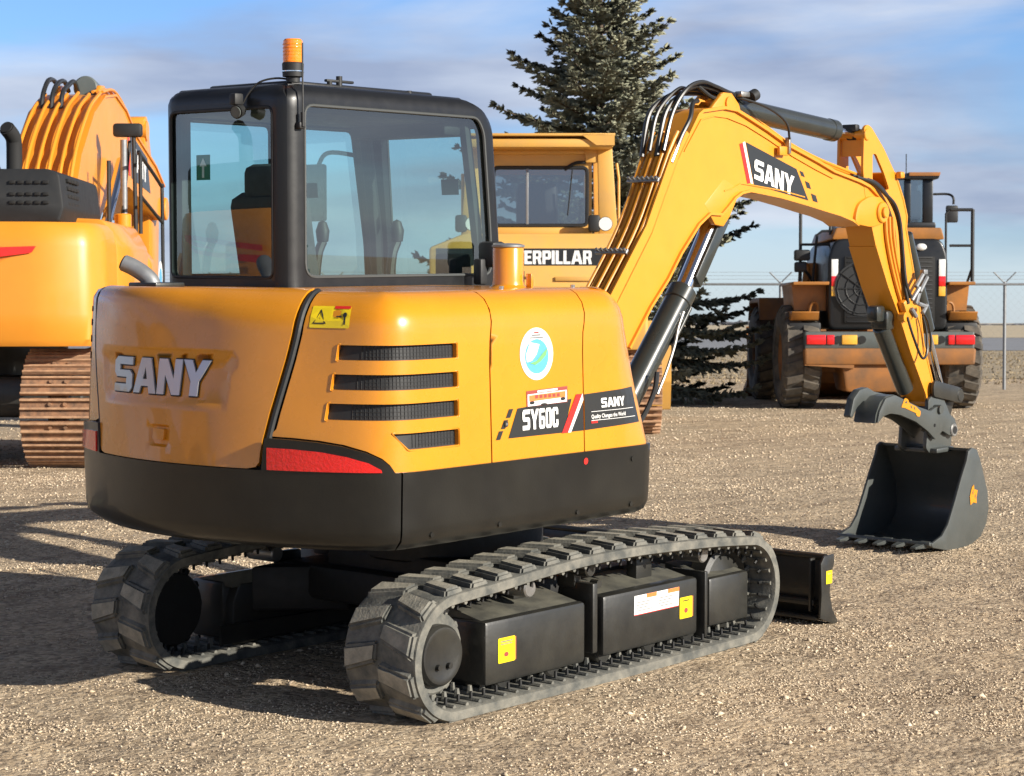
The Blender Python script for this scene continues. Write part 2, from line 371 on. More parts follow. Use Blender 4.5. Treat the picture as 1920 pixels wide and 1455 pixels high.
# ================================================================ the small excavator in front
EX = empty('mini_excavator', 'small yellow and black excavator in front with glazed cab and orange beacon', 'excavator')
TA, TB = 0.0262, 0.0232
RA = Matrix(((cos(TA), 0, -sin(TA)), (0, 1, 0), (sin(TA), 0, cos(TA))))
RB = Matrix(((1, 0, 0), (0, cos(TB), -sin(TB)), (0, sin(TB), cos(TB))))
EX.rotation_euler = (RA @ RB).to_euler()
# ---- plan outline of the upper body
def plan_curve():
    R = 1.63; pts = []
    def seg(a, b, n):
        for i in range(n): t = i / n; pts.append((a[0] + (b[0] - a[0]) * t, a[1] + (b[1] - a[1]) * t))
    xr = -sqrt(R * R - .92 ** 2)
    seg((.30, .0), (.30, -.92), 92); seg((.30, -.92), (xr, -.92), 165)
    a0 = atan2(-.92, xr); n = 200
    for i in range(n):
        a = a0 - (2 * (a0 + pi)) * i / n; pts.append((R * cos(a), R * sin(a)))
    seg((xr, .92), (.30, .92), 165); seg((.30, .92), (.30, 0), 92)
    def resample(P, h):
        out = []; acc = 0
        for i in range(len(P)):
            a = P[i]; b = P[(i + 1) % len(P)]; d = math.dist(a, b)
            while acc < d: t = acc / d; out.append((a[0] + (b[0] - a[0]) * t, a[1] + (b[1] - a[1]) * t)); acc += h
            acc -= d
        return out
    P = resample(pts, .01)
    for _ in range(2):
        N = len(P); Q = []
        for i in range(N):
            sg = 9. if _ == 0 else 2.
            if _ == 0 and P[i][0] > .05: sg = 6.
            w = [exp(-.5 * (k / sg) ** 2) for k in range(-27, 28)]; sw = sum(w)
            Q.append((sum(P[(i + k - 27) % N][0] * w[k] for k in range(55)) / sw, sum(P[(i + k - 27) % N][1] * w[k] for k in range(55)) / sw))
        P = Q
    P = resample(P, .01)
    i0 = min(range(len(P)), key=lambda i: abs(P[i][0]) + (9 if P[i][1] > -.8 else 0))
    return P, i0
PLAN, I0 = plan_curve()
NPL = len(PLAN)
def plan(s):
    f = s / .01 + I0; i = math.floor(f); t = f - i
    a = PLAN[i % NPL]; b = PLAN[(i + 1) % NPL]; c = PLAN[(i - 2) % NPL]; e = PLAN[(i + 3) % NPL]
    tx, ty = e[0] - c[0], e[1] - c[1]; L = hypot(tx, ty)
    x = a[0] + (b[0] - a[0]) * t; y = a[1] + (b[1] - a[1]) * t
    nx, ny = ty / L, -tx / L
    if nx * x + ny * y < 0: nx, ny = -nx, -ny
    return x, y, nx, ny
ZH, ZT, RF = 0.985, 1.662, 0.14
VT = ZT - RF + RF * pi / 2
def sm(a, b, x):
    t = max(0, min(1, (x - a) / (b - a))); return t * t * (3 - 2 * t)
def inset(s, v):
    """how far the wall leans in, and the height, at height parameter v"""
    sc = NPL * .01
    s2 = s if s < sc / 2 else s
    lean = .02 + .10 * sm(1.2, 1.75, s2) * (1 - .9 * sm(2.2, 2.8, s2)) + .13 * sm(-.02, -.3, s2)
    if v <= ZT - RF: return lean * max(0, v - ZH) / .66, v
    r = RF - .09 * sm(1.9, 2.6, s2); t = min(1.0, (v - (ZT - RF)) / (RF * pi / 2)); q = t * (RF - r + r * pi / 2)
    base = lean * (min(v, ZT) - ZH) / .66
    if q < RF - r: return base, ZT - RF + q
    ph = (q - (RF - r)) / r
    return base + r * (1 - cos(ph)), ZT - r + r * sin(ph)
def S(s, v, off=0.0):
    x, y, nx, ny = plan(s); d, z = inset(s, v)
    ph = max(0, min(pi / 2, (v - (ZT - RF)) / RF)) if v > ZT - RF else 0
    d -= off * cos(ph); z += off * sin(ph)
    return (x - nx * d, y - ny * d, z)
SLEFT = next(k * .01 for k in range(250, NPL) if PLAN[(I0 + k) % NPL][0] > -0.9 and PLAN[(I0 + k) % NPL][1] > .5)
SC_ = 2.36   # arc position of the middle of the tail
# ---- lower black skirt
def SK(s, v, off=0.0):
    x, y, nx, ny = plan(s)
    t = max(0, (0.755 - v) / 0.07); t = min(t, 1.0)
    d = -0.016 - off + 0.05 * (1 - sqrt(max(0, 1 - t * t))) * 1.0 + max(0, (0.98 - v)) * 0.03
    return (x - nx * d, y - ny * d, v)
bez = [(1.325, .985), (1.34, 1.01), (1.37, 1.035), (1.43, 1.062), (1.52, 1.085), (1.62, 1.098), (1.73, 1.105), (1.835, 1.108), (1.850, .985)]
zrow = [.70]
g = G()
lo = [(-.295, .685), (1.296, .685), (1.296, .985), (-.295, .985)]
g.sheet([lo], SK, step=.035, thick=.02)
side_skirt = g.build('side_skirt', 'skirt', EX, ang=50)
g = G()
e2 = 2 * SC_
lo = [(1.303, .685), (SLEFT + .9, .685), (SLEFT + .9, .985), (e2 - bez[0][0], .985)] + [(e2 - a, b) for a, b in bez[1:]] + [(a, b) for a, b in bez[::-1]] + [(1.303, .985)]
lo = [p for i, p in enumerate(lo) if i == 0 or p != lo[i - 1]]
g.sheet([lo], SK, step=.04, thick=.02)
g.build('rear_bumper', 'skirt', EX, ang=50)
g = G(); P = [SK(k * .03, .690) for k in range(int(NPL * .01 / .03))]
g.addraw([(p[0] * .985, p[1] * .985, .694) for p in P], [tuple(range(len(P)))])
g.addraw([(p[0] * .985, p[1] * .985, .975) for p in P], [tuple(range(len(P)))])
g.build('belly_plate', 'black', EX)
g = G()  # dark inner shell that shows in the panel gaps
g.sheet([[(-1.1, ZH - .03), (SLEFT, ZH - .03), (SLEFT, VT), (-1.1, VT)]], S, step=.07, off=-.022)
cap = [S(-1.1 + k * .05, VT, -.022) for k in range(int((SLEFT + 1.1) / .05) + 1)]
cpoly = [(p[0], p[1]) for p in cap] + [(-.9, .12), (cap[0][0], .12)]
g.sheet([cpoly], lambda a, b, o: (a, b, ZT - .024), step=99)
g.sheet([[(-.9, .12), (S(-1.1, VT)[0], .12), (S(-1.1, VT)[0], 1.0), (-.9, 1.0)]], lambda a, b, o: (a, .125, b) if False else (a, .12, max(.99, min(1.64, .99 + (b - .12) / .88 * .65))), step=99)
g.build('inner_shell', 'dark', EX)
cap = [S(-1.1 + k * .05, VT) for k in range(int((SLEFT + 1.1) / .05) + 1)]
g = G(); g.sheet([[(p[0], p[1]) for p in cap] + [(-.9, .12), (cap[0][0], .12)]], lambda a, b, o: (a, b, ZT), step=99)
g.build('hood_top', 'yellow', EX)
# ---- engine side panel with its four louvres
def seamr(v): return 1.835 + (1.725 - 1.835) * sm(ZH, 1.62, v) * 1.0
def slant(v): return 1.555 + (1.46 - v) * .16
holes = []
for zt_, zb_ in ((1.462, 1.405), (1.352, 1.293), (1.242, 1.180)):
    holes.append(rpoly([(.982, zt_), (slant(zt_), zt_), (slant(zb_), zb_), (.982, zb_)], .008))
holes.append(rpoly([(.982, 1.130), (1.330, 1.130), (1.258, 1.068), (.982, 1.068)], .008))
outer = [(.792, ZH), (1.325, ZH)] + [(a, b + .004) for a, b in bez[1:-1]]
outer += [(seamr(v) - .012, v) for v in [1.14, 1.2, 1.3, 1.4, 1.5, 1.6]] + [(1.713, 1.68), (1.712, VT)]
outer += [(.757, VT), (.762, 1.64), (.775, 1.54), (.787, 1.46), (.792, 1.38)]
g = G(); g.sheet([outer], S, holes=holes, step=.03, thick=.022)
hood = g.build('engine_panel', 'yellow', EX, ang=50)
for h in holes:
    g = G(); g.sheet([h], S, step=.05, off=-.0205)
    z0 = min(p[1] for p in h); z1 = max(p[1] for p in h); x1 = max(p[0] for p in h)
    for k in range(1, 4): # faint horizontal bars of the mesh
        zz = z0 + (z1 - z0) * k / 4
        g.tube([S(.99 + j * .05, zz, -.019) for j in range(int((x1 - .05 - .99) / .05))], .0016, n=4, smooth=False)
    for j in range(int((x1 - .07 - .99) / .018)):
        g.tube([S(.99 + j * .018, z0 + .004, -.0195), S(.99 + j * .018, z1 - .004, -.0195)], .0013, n=4, smooth=False)
    g.build('louvre_mesh', 'plastic', hood, ang=60)
    # raised lip round the louvre
    hh = h; c = (sum(p[0] for p in hh) / len(hh), sum(p[1] for p in hh) / len(hh))
    g = G(); g.tube([S(a + (0.004 if a > c[0] else -.004), b + (.004 if b > c[1] else -.004), .0015) for a, b in hh], .0022, n=6, smooth=False, closed=True)
    g.build('louvre_lip', 'yellow', hood, ang=60)
# warning sticker
g = G(); g.m('stickyel').sheet([rrect(1.512, 1.525, 1.695, 1.612, .006)], S, off=.002, step=.05)
g.m('red').sheet([[(1.515, 1.612), (1.59, 1.612), (1.59, 1.600), (1.515, 1.600)]], S, off=.003, step=.05)
g.m('blackst').sheet([[(1.62, 1.540), (1.682, 1.540), (1.651, 1.598)]], S, holes=[[(1.628, 1.5445), (1.674, 1.5445), (1.651, 1.588)]], off=.003, step=.05)
g.sheet([[(1.653, 1.55), (1.649, 1.562), (1.654, 1.562), (1.650, 1.577), (1.656, 1.560), (1.651, 1.560)]], S, off=.003, step=.05)
g.sheet([rrect(1.527, 1.565, 1.545, 1.585, .008), [(1.532, 1.566), (1.539, 1.566), (1.539, 1.538), (1.532, 1.538)], [(1.55, 1.566), (1.575, 1.566), (1.575, 1.571), (1.55, 1.571)]], S, off=.003, step=.05)
g.build('warning_sticker', None, hood, 'yellow warning sticker with black triangle', flat=True)
# ---- side door and front cover
door_o = [(.784, ZH), (.784, 1.38), (.779, 1.46), (.767, 1.54), (.754, 1.64), (.749, VT), (.138, VT), (.150, 1.66), (.172, 1.56), (.192, 1.48), (.197, 1.40), (.197, ZH)]
g = G(); g.sheet([door_o], S, step=.045, thick=.022); door = g.build('side_door', 'yellow', EX, ang=50)
cov = [(.190, ZH), (.190, 1.40), (.185, 1.48), (.165, 1.56), (.143, 1.66), (.131, VT), (-1.05, VT), (-1.05, ZH)]
g = G(); g.sheet([cov], S, step=.045, thick=.022); cover = g.build('front_cover', 'yellow', EX, ang=50)
# maker's band: black, slanted left end, red and white slash
def sl(z): return .69 - (z - 1.07) * .62   # slanted left edge
bt, bb = 1.188, 1.072
g = G(); g.m('blackst').sheet([[(.685, bb), (.625, bt), (.275, bt + .020), (.33, bb)]], S, off=.002, step=.08)
for k in range(3):
    zc = 1.087 + k * .042; xc = .738 - k * .032
    g.sheet([[(xc + .024, zc - .017), (xc - .002, zc - .017), (xc - .022, zc + .017), (xc + .004, zc + .017)]], S, off=.002, step=.08)
g.m('red').sheet([[(.345, bb - .002), (.305, bb - .002), (.205, 1.225), (.245, 1.225)]], S, off=.0035, step=.08)
g.m('white').sheet([[(.305, bb - .002), (.286, bb - .002), (.199, 1.200), (.203, 1.225), (.205, 1.225)]], S, off=.0035, step=.08)
g.m('blackst').sheet([[(.284, bb), (.199, 1.190), (.1985, bb)]], S, off=.002, step=.08)
O, H = word('SY60C', .598, 1.098, .082, .232, sx=-1)
g.m('white').sheet(O, S, holes=H, off=.0045, step=.05)
g.build('model_decal', None, door, 'black decal reading SY60C with red and white slash', flat=True)
g = G(); g.m('blackst').sheet([[(.189, bb), (.189, 1.222), (-.185, 1.235), (-.215, 1.082)]], S, off=.002, step=.04)
O, H = word('SANY', .075, 1.160, .040, .172, sx=-1, shear=-.12)
g.m('white').sheet(O, S, holes=H, off=.004, step=.03)
textg(g, 'Quality Changes the World', S, .0235, .147, 1.118, sx=-1, off=.004, bold=.012, stretch=.93)
g.sheet([[(.147, 1.1455), (-.17, 1.1455), (-.17, 1.1475), (.147, 1.1475)], [(.147, 1.1085), (-.18, 1.1085), (-.18, 1.1105), (.147, 1.1105)]], S, off=.004, step=.04)
g.m('red').sheet([[(.147, 1.098), (.105, 1.098), (.105, 1.107), (.147, 1.107)]], S, off=.004, step=.04)
g.build('maker_decal', None, cover, 'black decal reading SANY Quality Changes the World', flat=True)
# oval dealer sticker
def ell(cx, cz, a, b, n=36, a0=0, a1=2 * pi): return [(cx + a * cos(a0 + (a1 - a0) * i / n), cz + b * sin(a0 + (a1 - a0) * i / n)) for i in range(n if a1 - a0 > 6.2 else n + 1)]
g = G(); g.m('white').sheet([ell(.497, 1.402, .106, .106)], S, off=.002, step=.05)
g.m('blue').sheet([ell(.497, 1.392, .075, .070)], S, off=.003, step=.04)
g.m('white').sheet([[(.54, 1.45), (.48, 1.44), (.50, 1.40), (.53, 1.375), (.562, 1.37), (.567, 1.40)]], S, off=.004, step=.04)
g.m('green').sheet([[(.545, 1.365), (.50, 1.375), (.46, 1.405), (.428, 1.425), (.44, 1.395), (.475, 1.370), (.51, 1.357)]], S, off=.005, step=.04)
g.m('ink').sheet([[(.525, 1.475), (.47, 1.475), (.47, 1.481), (.525, 1.481)], [(.54, 1.465), (.455, 1.465), (.455, 1.470), (.54, 1.470)]], S, off=.004, step=.04)
g.m('darkred').sheet([[(.512, 1.485), (.483, 1.485), (.483, 1.491), (.512, 1.491)]], S, off=.004, step=.04)
g.build('oval_sticker', None, door, 'round white sticker with blue and green emblem', flat=True)
# orange plate
g = G(); g.m('darkred').sheet([[(.567, 1.188), (.302, 1.196), (.302, 1.262), (.567, 1.254)]], S, off=.002, step=.06)
g.m('white').sheet([[(.561, 1.192), (.308, 1.199), (.308, 1.247), (.561, 1.240)]], S, off=.003, step=.06)
g.sheet([[(.50, 1.245), (.37, 1.249), (.37, 1.257), (.50, 1.253)]], S, off=.004, step=.06)
g.m('orangest').sheet([[(.552, 1.211), (.318, 1.218), (.318, 1.243), (.552, 1.236)]], S, off=.004, step=.06)
g.m('darkred').sheet([[(x, 1.222), (x - .018, 1.2225), (x - .018, 1.236), (x, 1.2355)] for x in (.515, .487, .459, .431, .403, .375)], S, off=.005, step=.06)
g.m('blackst').sheet([ell(.535, 1.206, .016, .007, 12), ell(.335, 1.212, .016, .007, 12), ell(.46, 1.197, .02, .004, 12)], S, off=.005, step=.06)
g.build('dealer_plate', None, door, 'small orange and white dealer plate', flat=True)
g = G(); g.m('plastic').cyl(S(.70, 1.13, 0), S(.70, 1.13, .006), .012, n=16); g.m('steel').cyl(S(.70, 1.13, .006), S(.70, 1.13, .008), .006, n=12); g.build('door_lock', None, door)
for s_, v_ in ((1.15, .735), (.75, .735), (.25, .735), (-.12, .735), (-.12, .93)): g = G(); g.cyl(SK(s_, v_, -.002), SK(s_, v_, .005), .011, n=6); g.build('bolt', 'skirt', side_skirt)
for x_ in (-.52, -.05): g = G(); g.cyl((x_, -.74, ZT - .002), (x_, -.74, ZT + .012), .010, n=12); g.build('hood_bolt', 'chrome', hood)
g = G(); g.m('red').sheet([ell(.205, .945, .014, .014, 14)], SK, off=.002, step=.05); g.build('red_dot', None, side_skirt, flat=True)
# ---- rear lid
def LS(s, v, off=0.0):
    p = S(s, v, off + .010); return p
def lidedge(v): return seamr(v) + .033
L0 = [(lidedge(v), v) for v in [VT, 1.68, 1.6, 1.5, 1.4, 1.3, 1.2, 1.1, 1.05]] + [(lidedge(1.0) - .002, 1.012), (lidedge(.99) + .012, .995), (lidedge(.98) + .05, .988)]
def LE(v): return 2.87 + .12 * sm(.99, 1.5, v)
lid = L0 + [(LE(.98) - .05, .988), (LE(.99) - .012, .995), (LE(1.0), 1.012)] + [(LE(v), v) for v in [1.05, 1.1, 1.2, 1.3, 1.4, 1.5, 1.6, 1.68, VT]]
rec = densify(rpoly([(2.035, 1.425), (2.87, 1.405), (2.82, 1.212), (2.05, 1.225)], .03))
hnd = densify(rpoly([(2.335, 1.132), (2.47, 1.132), (2.455, 1.045), (2.33, 1.045)], .02), .02)
g = G(); g.sheet([lid], LS, holes=[rec, hnd], step=.035, thick=.030, wallholes=False)
def scaled(P, cx, cz, kx, kz): return [(cx + (a - cx) * kx, cz + (b - cz) * kz) for a, b in P]
rin = scaled(rec, 2.445, 1.318, .955, .86)
vs = []; n = len(rec)
for a, b in rec: vs.append(LS(a, b, 0))
for a, b in rin: vs.append(LS(a, b, -.008))
g.addraw(vs, [(i, (i + 1) % n, n + (i + 1) % n, n + i) for i in range(n)])
g.sheet([rin], LS, off=-.008, step=.05)
hin = scaled(hnd, 2.398, 1.088, .8, .78); n = len(hnd)
vs = [LS(a, b, 0) for a, b in hnd] + [LS(a, b, -.012) for a, b in hin]
g.addraw(vs, [(i, (i + 1) % n, n + (i + 1) % n, n + i) for i in range(n)])
g.sheet([hin], LS, off=-.012, step=.05)
rlid = g.build('rear_lid', 'yellow', EX, ang=40)
g = G()
p = V(LS(2.37, 1.10, -.004)); g.sheet([rrect(2.365, 1.072, 2.435, 1.115, .008)], LS, off=.002, step=.05, thick=.014)
g.build('lid_latch', 'yellow', rlid)
O, H = word('SANY', 2.735, 1.250, .140, .585, sx=-1)
g = G(); g.m('plastic')
for k_, (da, db) in enumerate(((.006, -.006), (-.005, -.005), (.005, .004), (-.004, .004))): g.sheet([[(a + da, b + db) for a, b in o] for o in O], LS, off=-.0035 - .0006 * k_, step=.06)
g.m('silver').sheet(O, LS, holes=H, off=.002, step=.05, thick=.012)
g.build('raised_lettering', None, rlid, 'silver raised letters SANY', ang=30)
# black rubber seal that runs down the seam, both sides
for sg in (1, -1):
    g = G(); pts = []
    for k in range(24):
        v = 1.0 + (VT - 1.0) * k / 23; s_ = seamr(v) + .012 if sg > 0 else LE(v) + .018
        pts.append(S(s_, v, -.004))
    g.tube(pts, .0135, n=8, smooth=False); g.build('rubber_seal', 'plastic', EX)
# narrow yellow panel on the far rear corner and its vents
g = G(); q0 = [(e2 - a, b) for a, b in outer if b > 1.0]
q = [(LE(v) + .036, v) for v in (VT, 1.68, 1.6, 1.5, 1.4, 1.3, 1.2, 1.125)] + [(e2 - a, b + .004) for a, b in bez[1:-2][::-1]] + [(SLEFT, ZH), (SLEFT, VT)]
g.sheet([q], S, step=.05, thick=.022); lp = g.build('rear_corner_panel', 'yellow', EX, ang=50)
for k in range(4): g = G(); g.sheet([rrect(3.12, 1.57 - k * .07, 3.2, 1.60 - k * .07, .014)], S, off=.002, step=.05); g.build('vent_slot', 'dark', lp)
# tail lights
tl = [(1.822, .988), (1.822, 1.072), (1.72, 1.070), (1.60, 1.062), (1.50, 1.046), (1.42, 1.024), (1.375, .998), (1.372, .988)]
for sg in (1, -1):
    P = tl if sg > 0 else [(e2 - a, b) for a, b in tl]
    g = G(); g.sheet([P], SK, off=.006, step=.03, thick=.01); g.build('tail_light', 'redlens', EX, 'long red reflector lens in the black rear bumper' if sg > 0 else None)
# ---------------------------------------------------------------- cab
CX0, CY0, CY1, CR, CZT = -.87, .145, .94, .065, 2.527
def xf(z): return .60 - .05 * sm(1.0, 1.85, z) - (.05 * max(0, (z - 1.85) / .55)) - .14 * max(0, (z - 2.36) / .17) ** 2
def tin(v):
    r = .07
    if v <= CZT - r: return 0.0, v
    ph = (v - (CZT - r)) / r; return r * (1 - cos(min(ph, pi / 2))), CZT - r + r * sin(min(ph, pi / 2))
CVT = CZT - .07 + .07 * pi / 2
def bul(d): return CR - sqrt(max(0, CR * CR - (CR - d) ** 2)) if d < CR else 0.0
C45 = CR * (1 - cos(pi / 4))
def c_right(x, v, off=0.0, y=CY0, sgn=1):
    t, z = tin(v); x1 = xf(z) - t; x0 = CX0 + t
    k = x0 + (x - CX0) * (x1 - x0) / (xf(1.0) - CX0) if False else x
    k = max(x0 + C45, min(x1 - C45, x))
    return (k, y + sgn * (bul(min(k - x0, x1 - k)) + t - off), z + (off if v > CZT - .03 else 0))
def c_left(x, v, off=0.0): return c_right(x, v, off, CY1, -1)
def c_rear(y, v, off=0.0, x=None):
    t, z = tin(v); y0 = CY0 + t; y1 = CY1 - t; k = max(y0 + C45, min(y1 - C45, y))
    return (CX0 + bul(min(k - y0, y1 - k)) + t - off, k, z)
def c_front(y, v, off=0.0):
    t, z = tin(v); y0 = CY0 + t; y1 = CY1 - t; k = max(y0 + C45, min(y1 - C45, y))
    return (xf(z) - bul(min(k - y0, y1 - k)) - t + off, k, z)
g = G()
winR = rpoly([(-.765, 1.705), (-.765, 2.435), (.355, 2.435), (.40, 2.37), (.447, 1.90), (.452, 1.705)], [.06, .05, .06, .06, .05, .05])
XL = CX0 + C45; XR = .62
sideR = [(XL, 1.0)] + [(XL, CVT)] + [(.38, CVT)] + [(.62, CVT - .12), (.62, 1.0)]
zs = [1.0 + k * .05 for k in range(28)]
def sideout(): return [(XL, 1.0), (XL, CVT), (xf(CZT) - .07 - C45, CVT), (xf(2.50) - .03 - C45, 2.50), (xf(2.46) - C45, 2.46), (xf(2.40) - C45, 2.40), (xf(2.2) - C45, 2.2), (xf(1.85) - C45, 1.85), (xf(1.5) - C45, 1.5), (xf(1.2) - C45, 1.2), (xf(1.0) - C45, 1.0)]
g.sheet([sideout()], c_right, holes=[winR], step=.035, thick=.05)
dw = rpoly([(-.14, 1.30), (-.14, 2.40), (.33, 2.40), (.42, 1.85), (.45, 1.30)], .04); rw = rpoly([(-.76, 1.705), (-.76, 2.40), (-.22, 2.40), (-.22, 1.705)], .04)
g.sheet([sideout()], c_left, holes=[dw, rw], step=.035, thick=.05)
winB = rpoly([(.235, 1.70), (.235, 2.425), (.885, 2.425), (.885, 1.70)], .035)
g.sheet([[(CY0 + C45, 1.0), (CY1 - C45, 1.0), (CY1 - C45, 2.46), (CY1 - .07 - C45, CVT), (CY0 + .07 + C45, CVT), (CY0 + C45, 2.46)]], c_rear, holes=[winB], step=.035, thick=.05)
winF = rpoly([(.23, 1.35), (.23, 2.40), (.86, 2.40), (.86, 1.35)], .04)
g.sheet([[(CY0 + C45, 1.0), (CY1 - C45, 1.0), (CY1 - C45, 2.46), (CY1 - .07 - C45, CVT), (CY0 + .07 + C45, CVT), (CY0 + C45, 2.46)]], c_front, holes=[winF], step=.035, thick=.05)
# roof with a slight crown
rx0, rx1, ry0, ry1 = CX0 + .07, xf(CZT) - .07, CY0 + .07, CY1 - .07
g.box(((rx0 + rx1) / 2, (ry0 + ry1) / 2, CZT - .016), (rx1 - rx0 + .04, ry1 - ry0 + .04, .03), .012)
g.box(((rx0 + rx1) / 2, (ry0 + ry1) / 2, CZT + .006), (rx1 - rx0 - .16, ry1 - ry0 - .14, .03), .014)
CABF = g.build('cab_frame', 'cab', EX, ang=40)
g = G(); g.box(((rx0 + rx1) / 2 - .03, (ry0 + ry1) / 2, CZT - .085), (rx1 - rx0 - .02, ry1 - ry0 - .01, .07), .02)
g.box((.30, .54, 2.40), (.16, .62, .10), .02)
g.build('headliner', 'plastic', CABF)
for P, f, nm in ((winR, c_right, 'side_window'), (winB, c_rear, 'rear_window'), (winF, c_front, 'windscreen'), (dw, c_left, 'door_window'), (rw, c_left, 'rear_door_window')):
    g = G(); g.sheet([P], f, off=-.012, step=.12); w = g.build(nm, 'glass', CABF)
    g = G(); g.tube([f(a, b, -.002) for a, b in P], .0075, n=6, smooth=False, closed=True); g.build('window_seal', 'sealgrey' if nm == 'side_window' else 'plastic', w)  # side window seal is a lighter grey than the others
# inner pillars seen through the glass
g = G(); g.box((-.18, .905, 2.0), (.07, .04, .86), .01); g.build('inner_pillar', 'plastic', CABF)
g = G(); g.tube([(.47, .885, 1.35), (.44, .885, 1.9), (.36, .885, 2.42)], .035, smooth=False); g.build('inner_pillar', 'plastic', CABF)
for y_ in (.885, .20): g = G(); g.box((-.80, y_, 2.05), (.065, .06, .80), .02); g.build('inner_pillar', 'plastic', CABF)
g = G(); g.tube([(.47, .225, 1.7), (.43, .225, 1.95), (.35, .225, 2.42)], .026, smooth=False); g.build('inner_pillar', 'plastic', CABF)
g = G(); g.box((-.15, .54, 1.12), (1.3, .72, .06)); g.box((-.72, .54, 1.42), (.22, .72, .56), .03); g.build('cab_floor', 'plastic', CABF)
# sticker in the rear window (arrow on green)
g = G(); g.m('dkgreen').sheet([[(.645, 2.125), (.645, 2.235), (.735, 2.235), (.735, 2.125)]], c_rear, off=-.018, step=.2)
g.m('white').sheet([[(.683, 2.135), (.683, 2.185), (.667, 2.185), (.69, 2.222), (.713, 2.185), (.697, 2.185), (.697, 2.135)]], c_rear, off=-.0165, step=.2)
g.build('exit_sticker', None, CABF, 'green sticker with white arrow in the rear window', flat=True)
# white label on the windscreen and rows of instruction stickers on the side glass
g = G(); g.m('white').sheet([[(.40, 2.13), (.50, 2.13), (.50, 2.155), (.40, 2.155)], [(.40, 2.09), (.50, 2.09), (.50, 2.11), (.40, 2.11)]], c_front, off=-.02, step=.2)
g.m('blackst').sheet([[(.395, 2.085), (.505, 2.085), (.505, 2.16), (.395, 2.16)]], c_front, off=-.0215, step=.2)
g.build('windscreen_label', None, CABF, 'small white label on the windscreen', flat=True)
# seat
seat = G(); seat.box((-.32, .54, 1.50), (.48, .46, .14), .05); seat.box((-.56, .54, 1.80), (.13, .44, .56), .06, rot=('Y', radians(-10))); seat.box((-.60, .54, 2.12), (.10, .26, .16), .04)
seat.box((-.32, .54, 1.30), (.36, .36, .28), .02); st = seat.build('operator_seat', 'seat', EX)
for yy in (.30, .78):
    g = G(); g.box((-.22, yy, 1.62), (.42, .12, .16), .03); g.tube([(-.08, yy, 1.68), (-.06, yy, 1.80), (-.03, yy, 1.86)], .022); g.lathe((-.03, yy, 1.86), [(0, -.01), (.028, .0), (.034, .05), (.02, .09), (0, .10)], n=12)
    g.build('control_console', 'plastic', EX)
g = G(); g.box((.36, .30, 1.74), (.05, .17, .13), .015, rot=('Z', radians(25))); g.tube([(.37, .30, 1.1), (.38, .30, 1.72)], .02)
g.box((.30, .52, 1.30), (.06, .30, .10), .01); g.tube([(.20, .45, 1.15), (.16, .45, 1.62)], .012); g.tube([(.20, .60, 1.15), (.16, .60, 1.62)], .012)
g.build('monitor_and_pedals', 'plastic', EX)
# mirror outside the left front corner seen through the cab
g = G(); g.box((.25, 1.12, 2.10), (.03, .16, .28), .012); g.tube([(.42, .95, 2.28), (.35, 1.12, 2.30), (.27, 1.12, 2.22)], .011); g.build('mirror', 'plastic', EX)
# beacon
bx, by = -.735, .245
g = G(); g.m('plastic').lathe((bx, by, 2.535), [(0, 0), (.03, 0), (.03, .02), (.045, .024), (.047, .078), (.043, .084), (0, .084)], n=28); g.m('chrome').lathe((bx, by, 2.555), [(.046, .022), (.0485, .024), (.0485, .028), (.046, .03)], n=28)
bc = g.build('beacon', None, EX)
g = G(); g.lathe((bx, by, 2.618), [(.043, 0), (.044, .01), (.042, .092), (.036, .100), (0, .101)], n=32)
for k in range(5): g.lathe((bx, by, 2.632 + k * .015), [(.0432, 0), (.0442, .003), (.0432, .006)], n=32)
g.build('beacon_lens', 'orangelens', bc)
g = G(); g.tube([(bx, by, 2.545), (bx - .05, by + .05, 2.552), (bx - .10, by + .10, 2.535), (-.865, .38, 2.49), (-.885, .40, 2.44)], .0045); g.build('beacon_cable', 'hose', bc)
# antenna
g = G(); g.box((-.80, .135, 2.345), (.035, .03, .03), .006); g.tube([(-.80, .12, 2.35), (-.80, .12, 2.69)], .0042, n=6, smooth=False); g.cyl((-.80, .12, 2.34), (-.80, .12, 2.40), .009); g.build('antenna', 'plastic', EX)
g = G()
g.cyl((-.46, .30, 2.53), (-.46, .30, 2.56), .012); g.box((-.40, .30, 2.562), (.17, .02, .012), .004); g.cyl((-.40, .30, 2.54), (-.40, .30, 2.585), .014)
g.build('roof_aerial', 'plastic', CABF)
g = G(); g.cyl((.05, .30, 2.53), (.05, .30, 2.548), .016); g.build('roof_plug', 'plastic', CABF)
# work lamp bracket low on the right front corner and at the rear left top
g = G(); g.m('plastic').box((.36, .06, 1.80), (.10, .10, .12), .02); g.box((.30, .08, 1.72), (.05, .05, .12), .01); g.m('clearlens').cyl((.39, .02, 1.80), (.41, .0, 1.80), .035); g.build('work_lamp', None, EX)
g = G(); g.m('plastic').box((-.92, .40, 2.46), (.05, .04, .05), .008); g.cyl((-.895, .40, 2.415), (-.93, .39, 2.405), .026, .030); g.m('grey').cyl((-.931, .389, 2.405), (-.936, .388, 2.404), .024); g.build('rear_work_lamp', None, EX)
# air pre-cleaner canister
g = G(); g.m('yellow').lathe((-.19, -.50, 1.66), [(.085, 0), (.070, .012), (.066, .03), (.066, .165), (.062, .172), (0, .172)], n=36)
g.m('galv').lathe((-.19, -.50, 1.83), [(.064, 0), (.070, .004), (.070, .012), (.045, .018), (0, .02)], n=36); g.m('plastic').cyl((-.10, -.50, 1.66), (-.10, -.50, 1.73), .012); g.m('yellow').box((-.15, -.585, 1.69), (.012, .03, .06), .003)
g.build('filter_canister', None, EX)
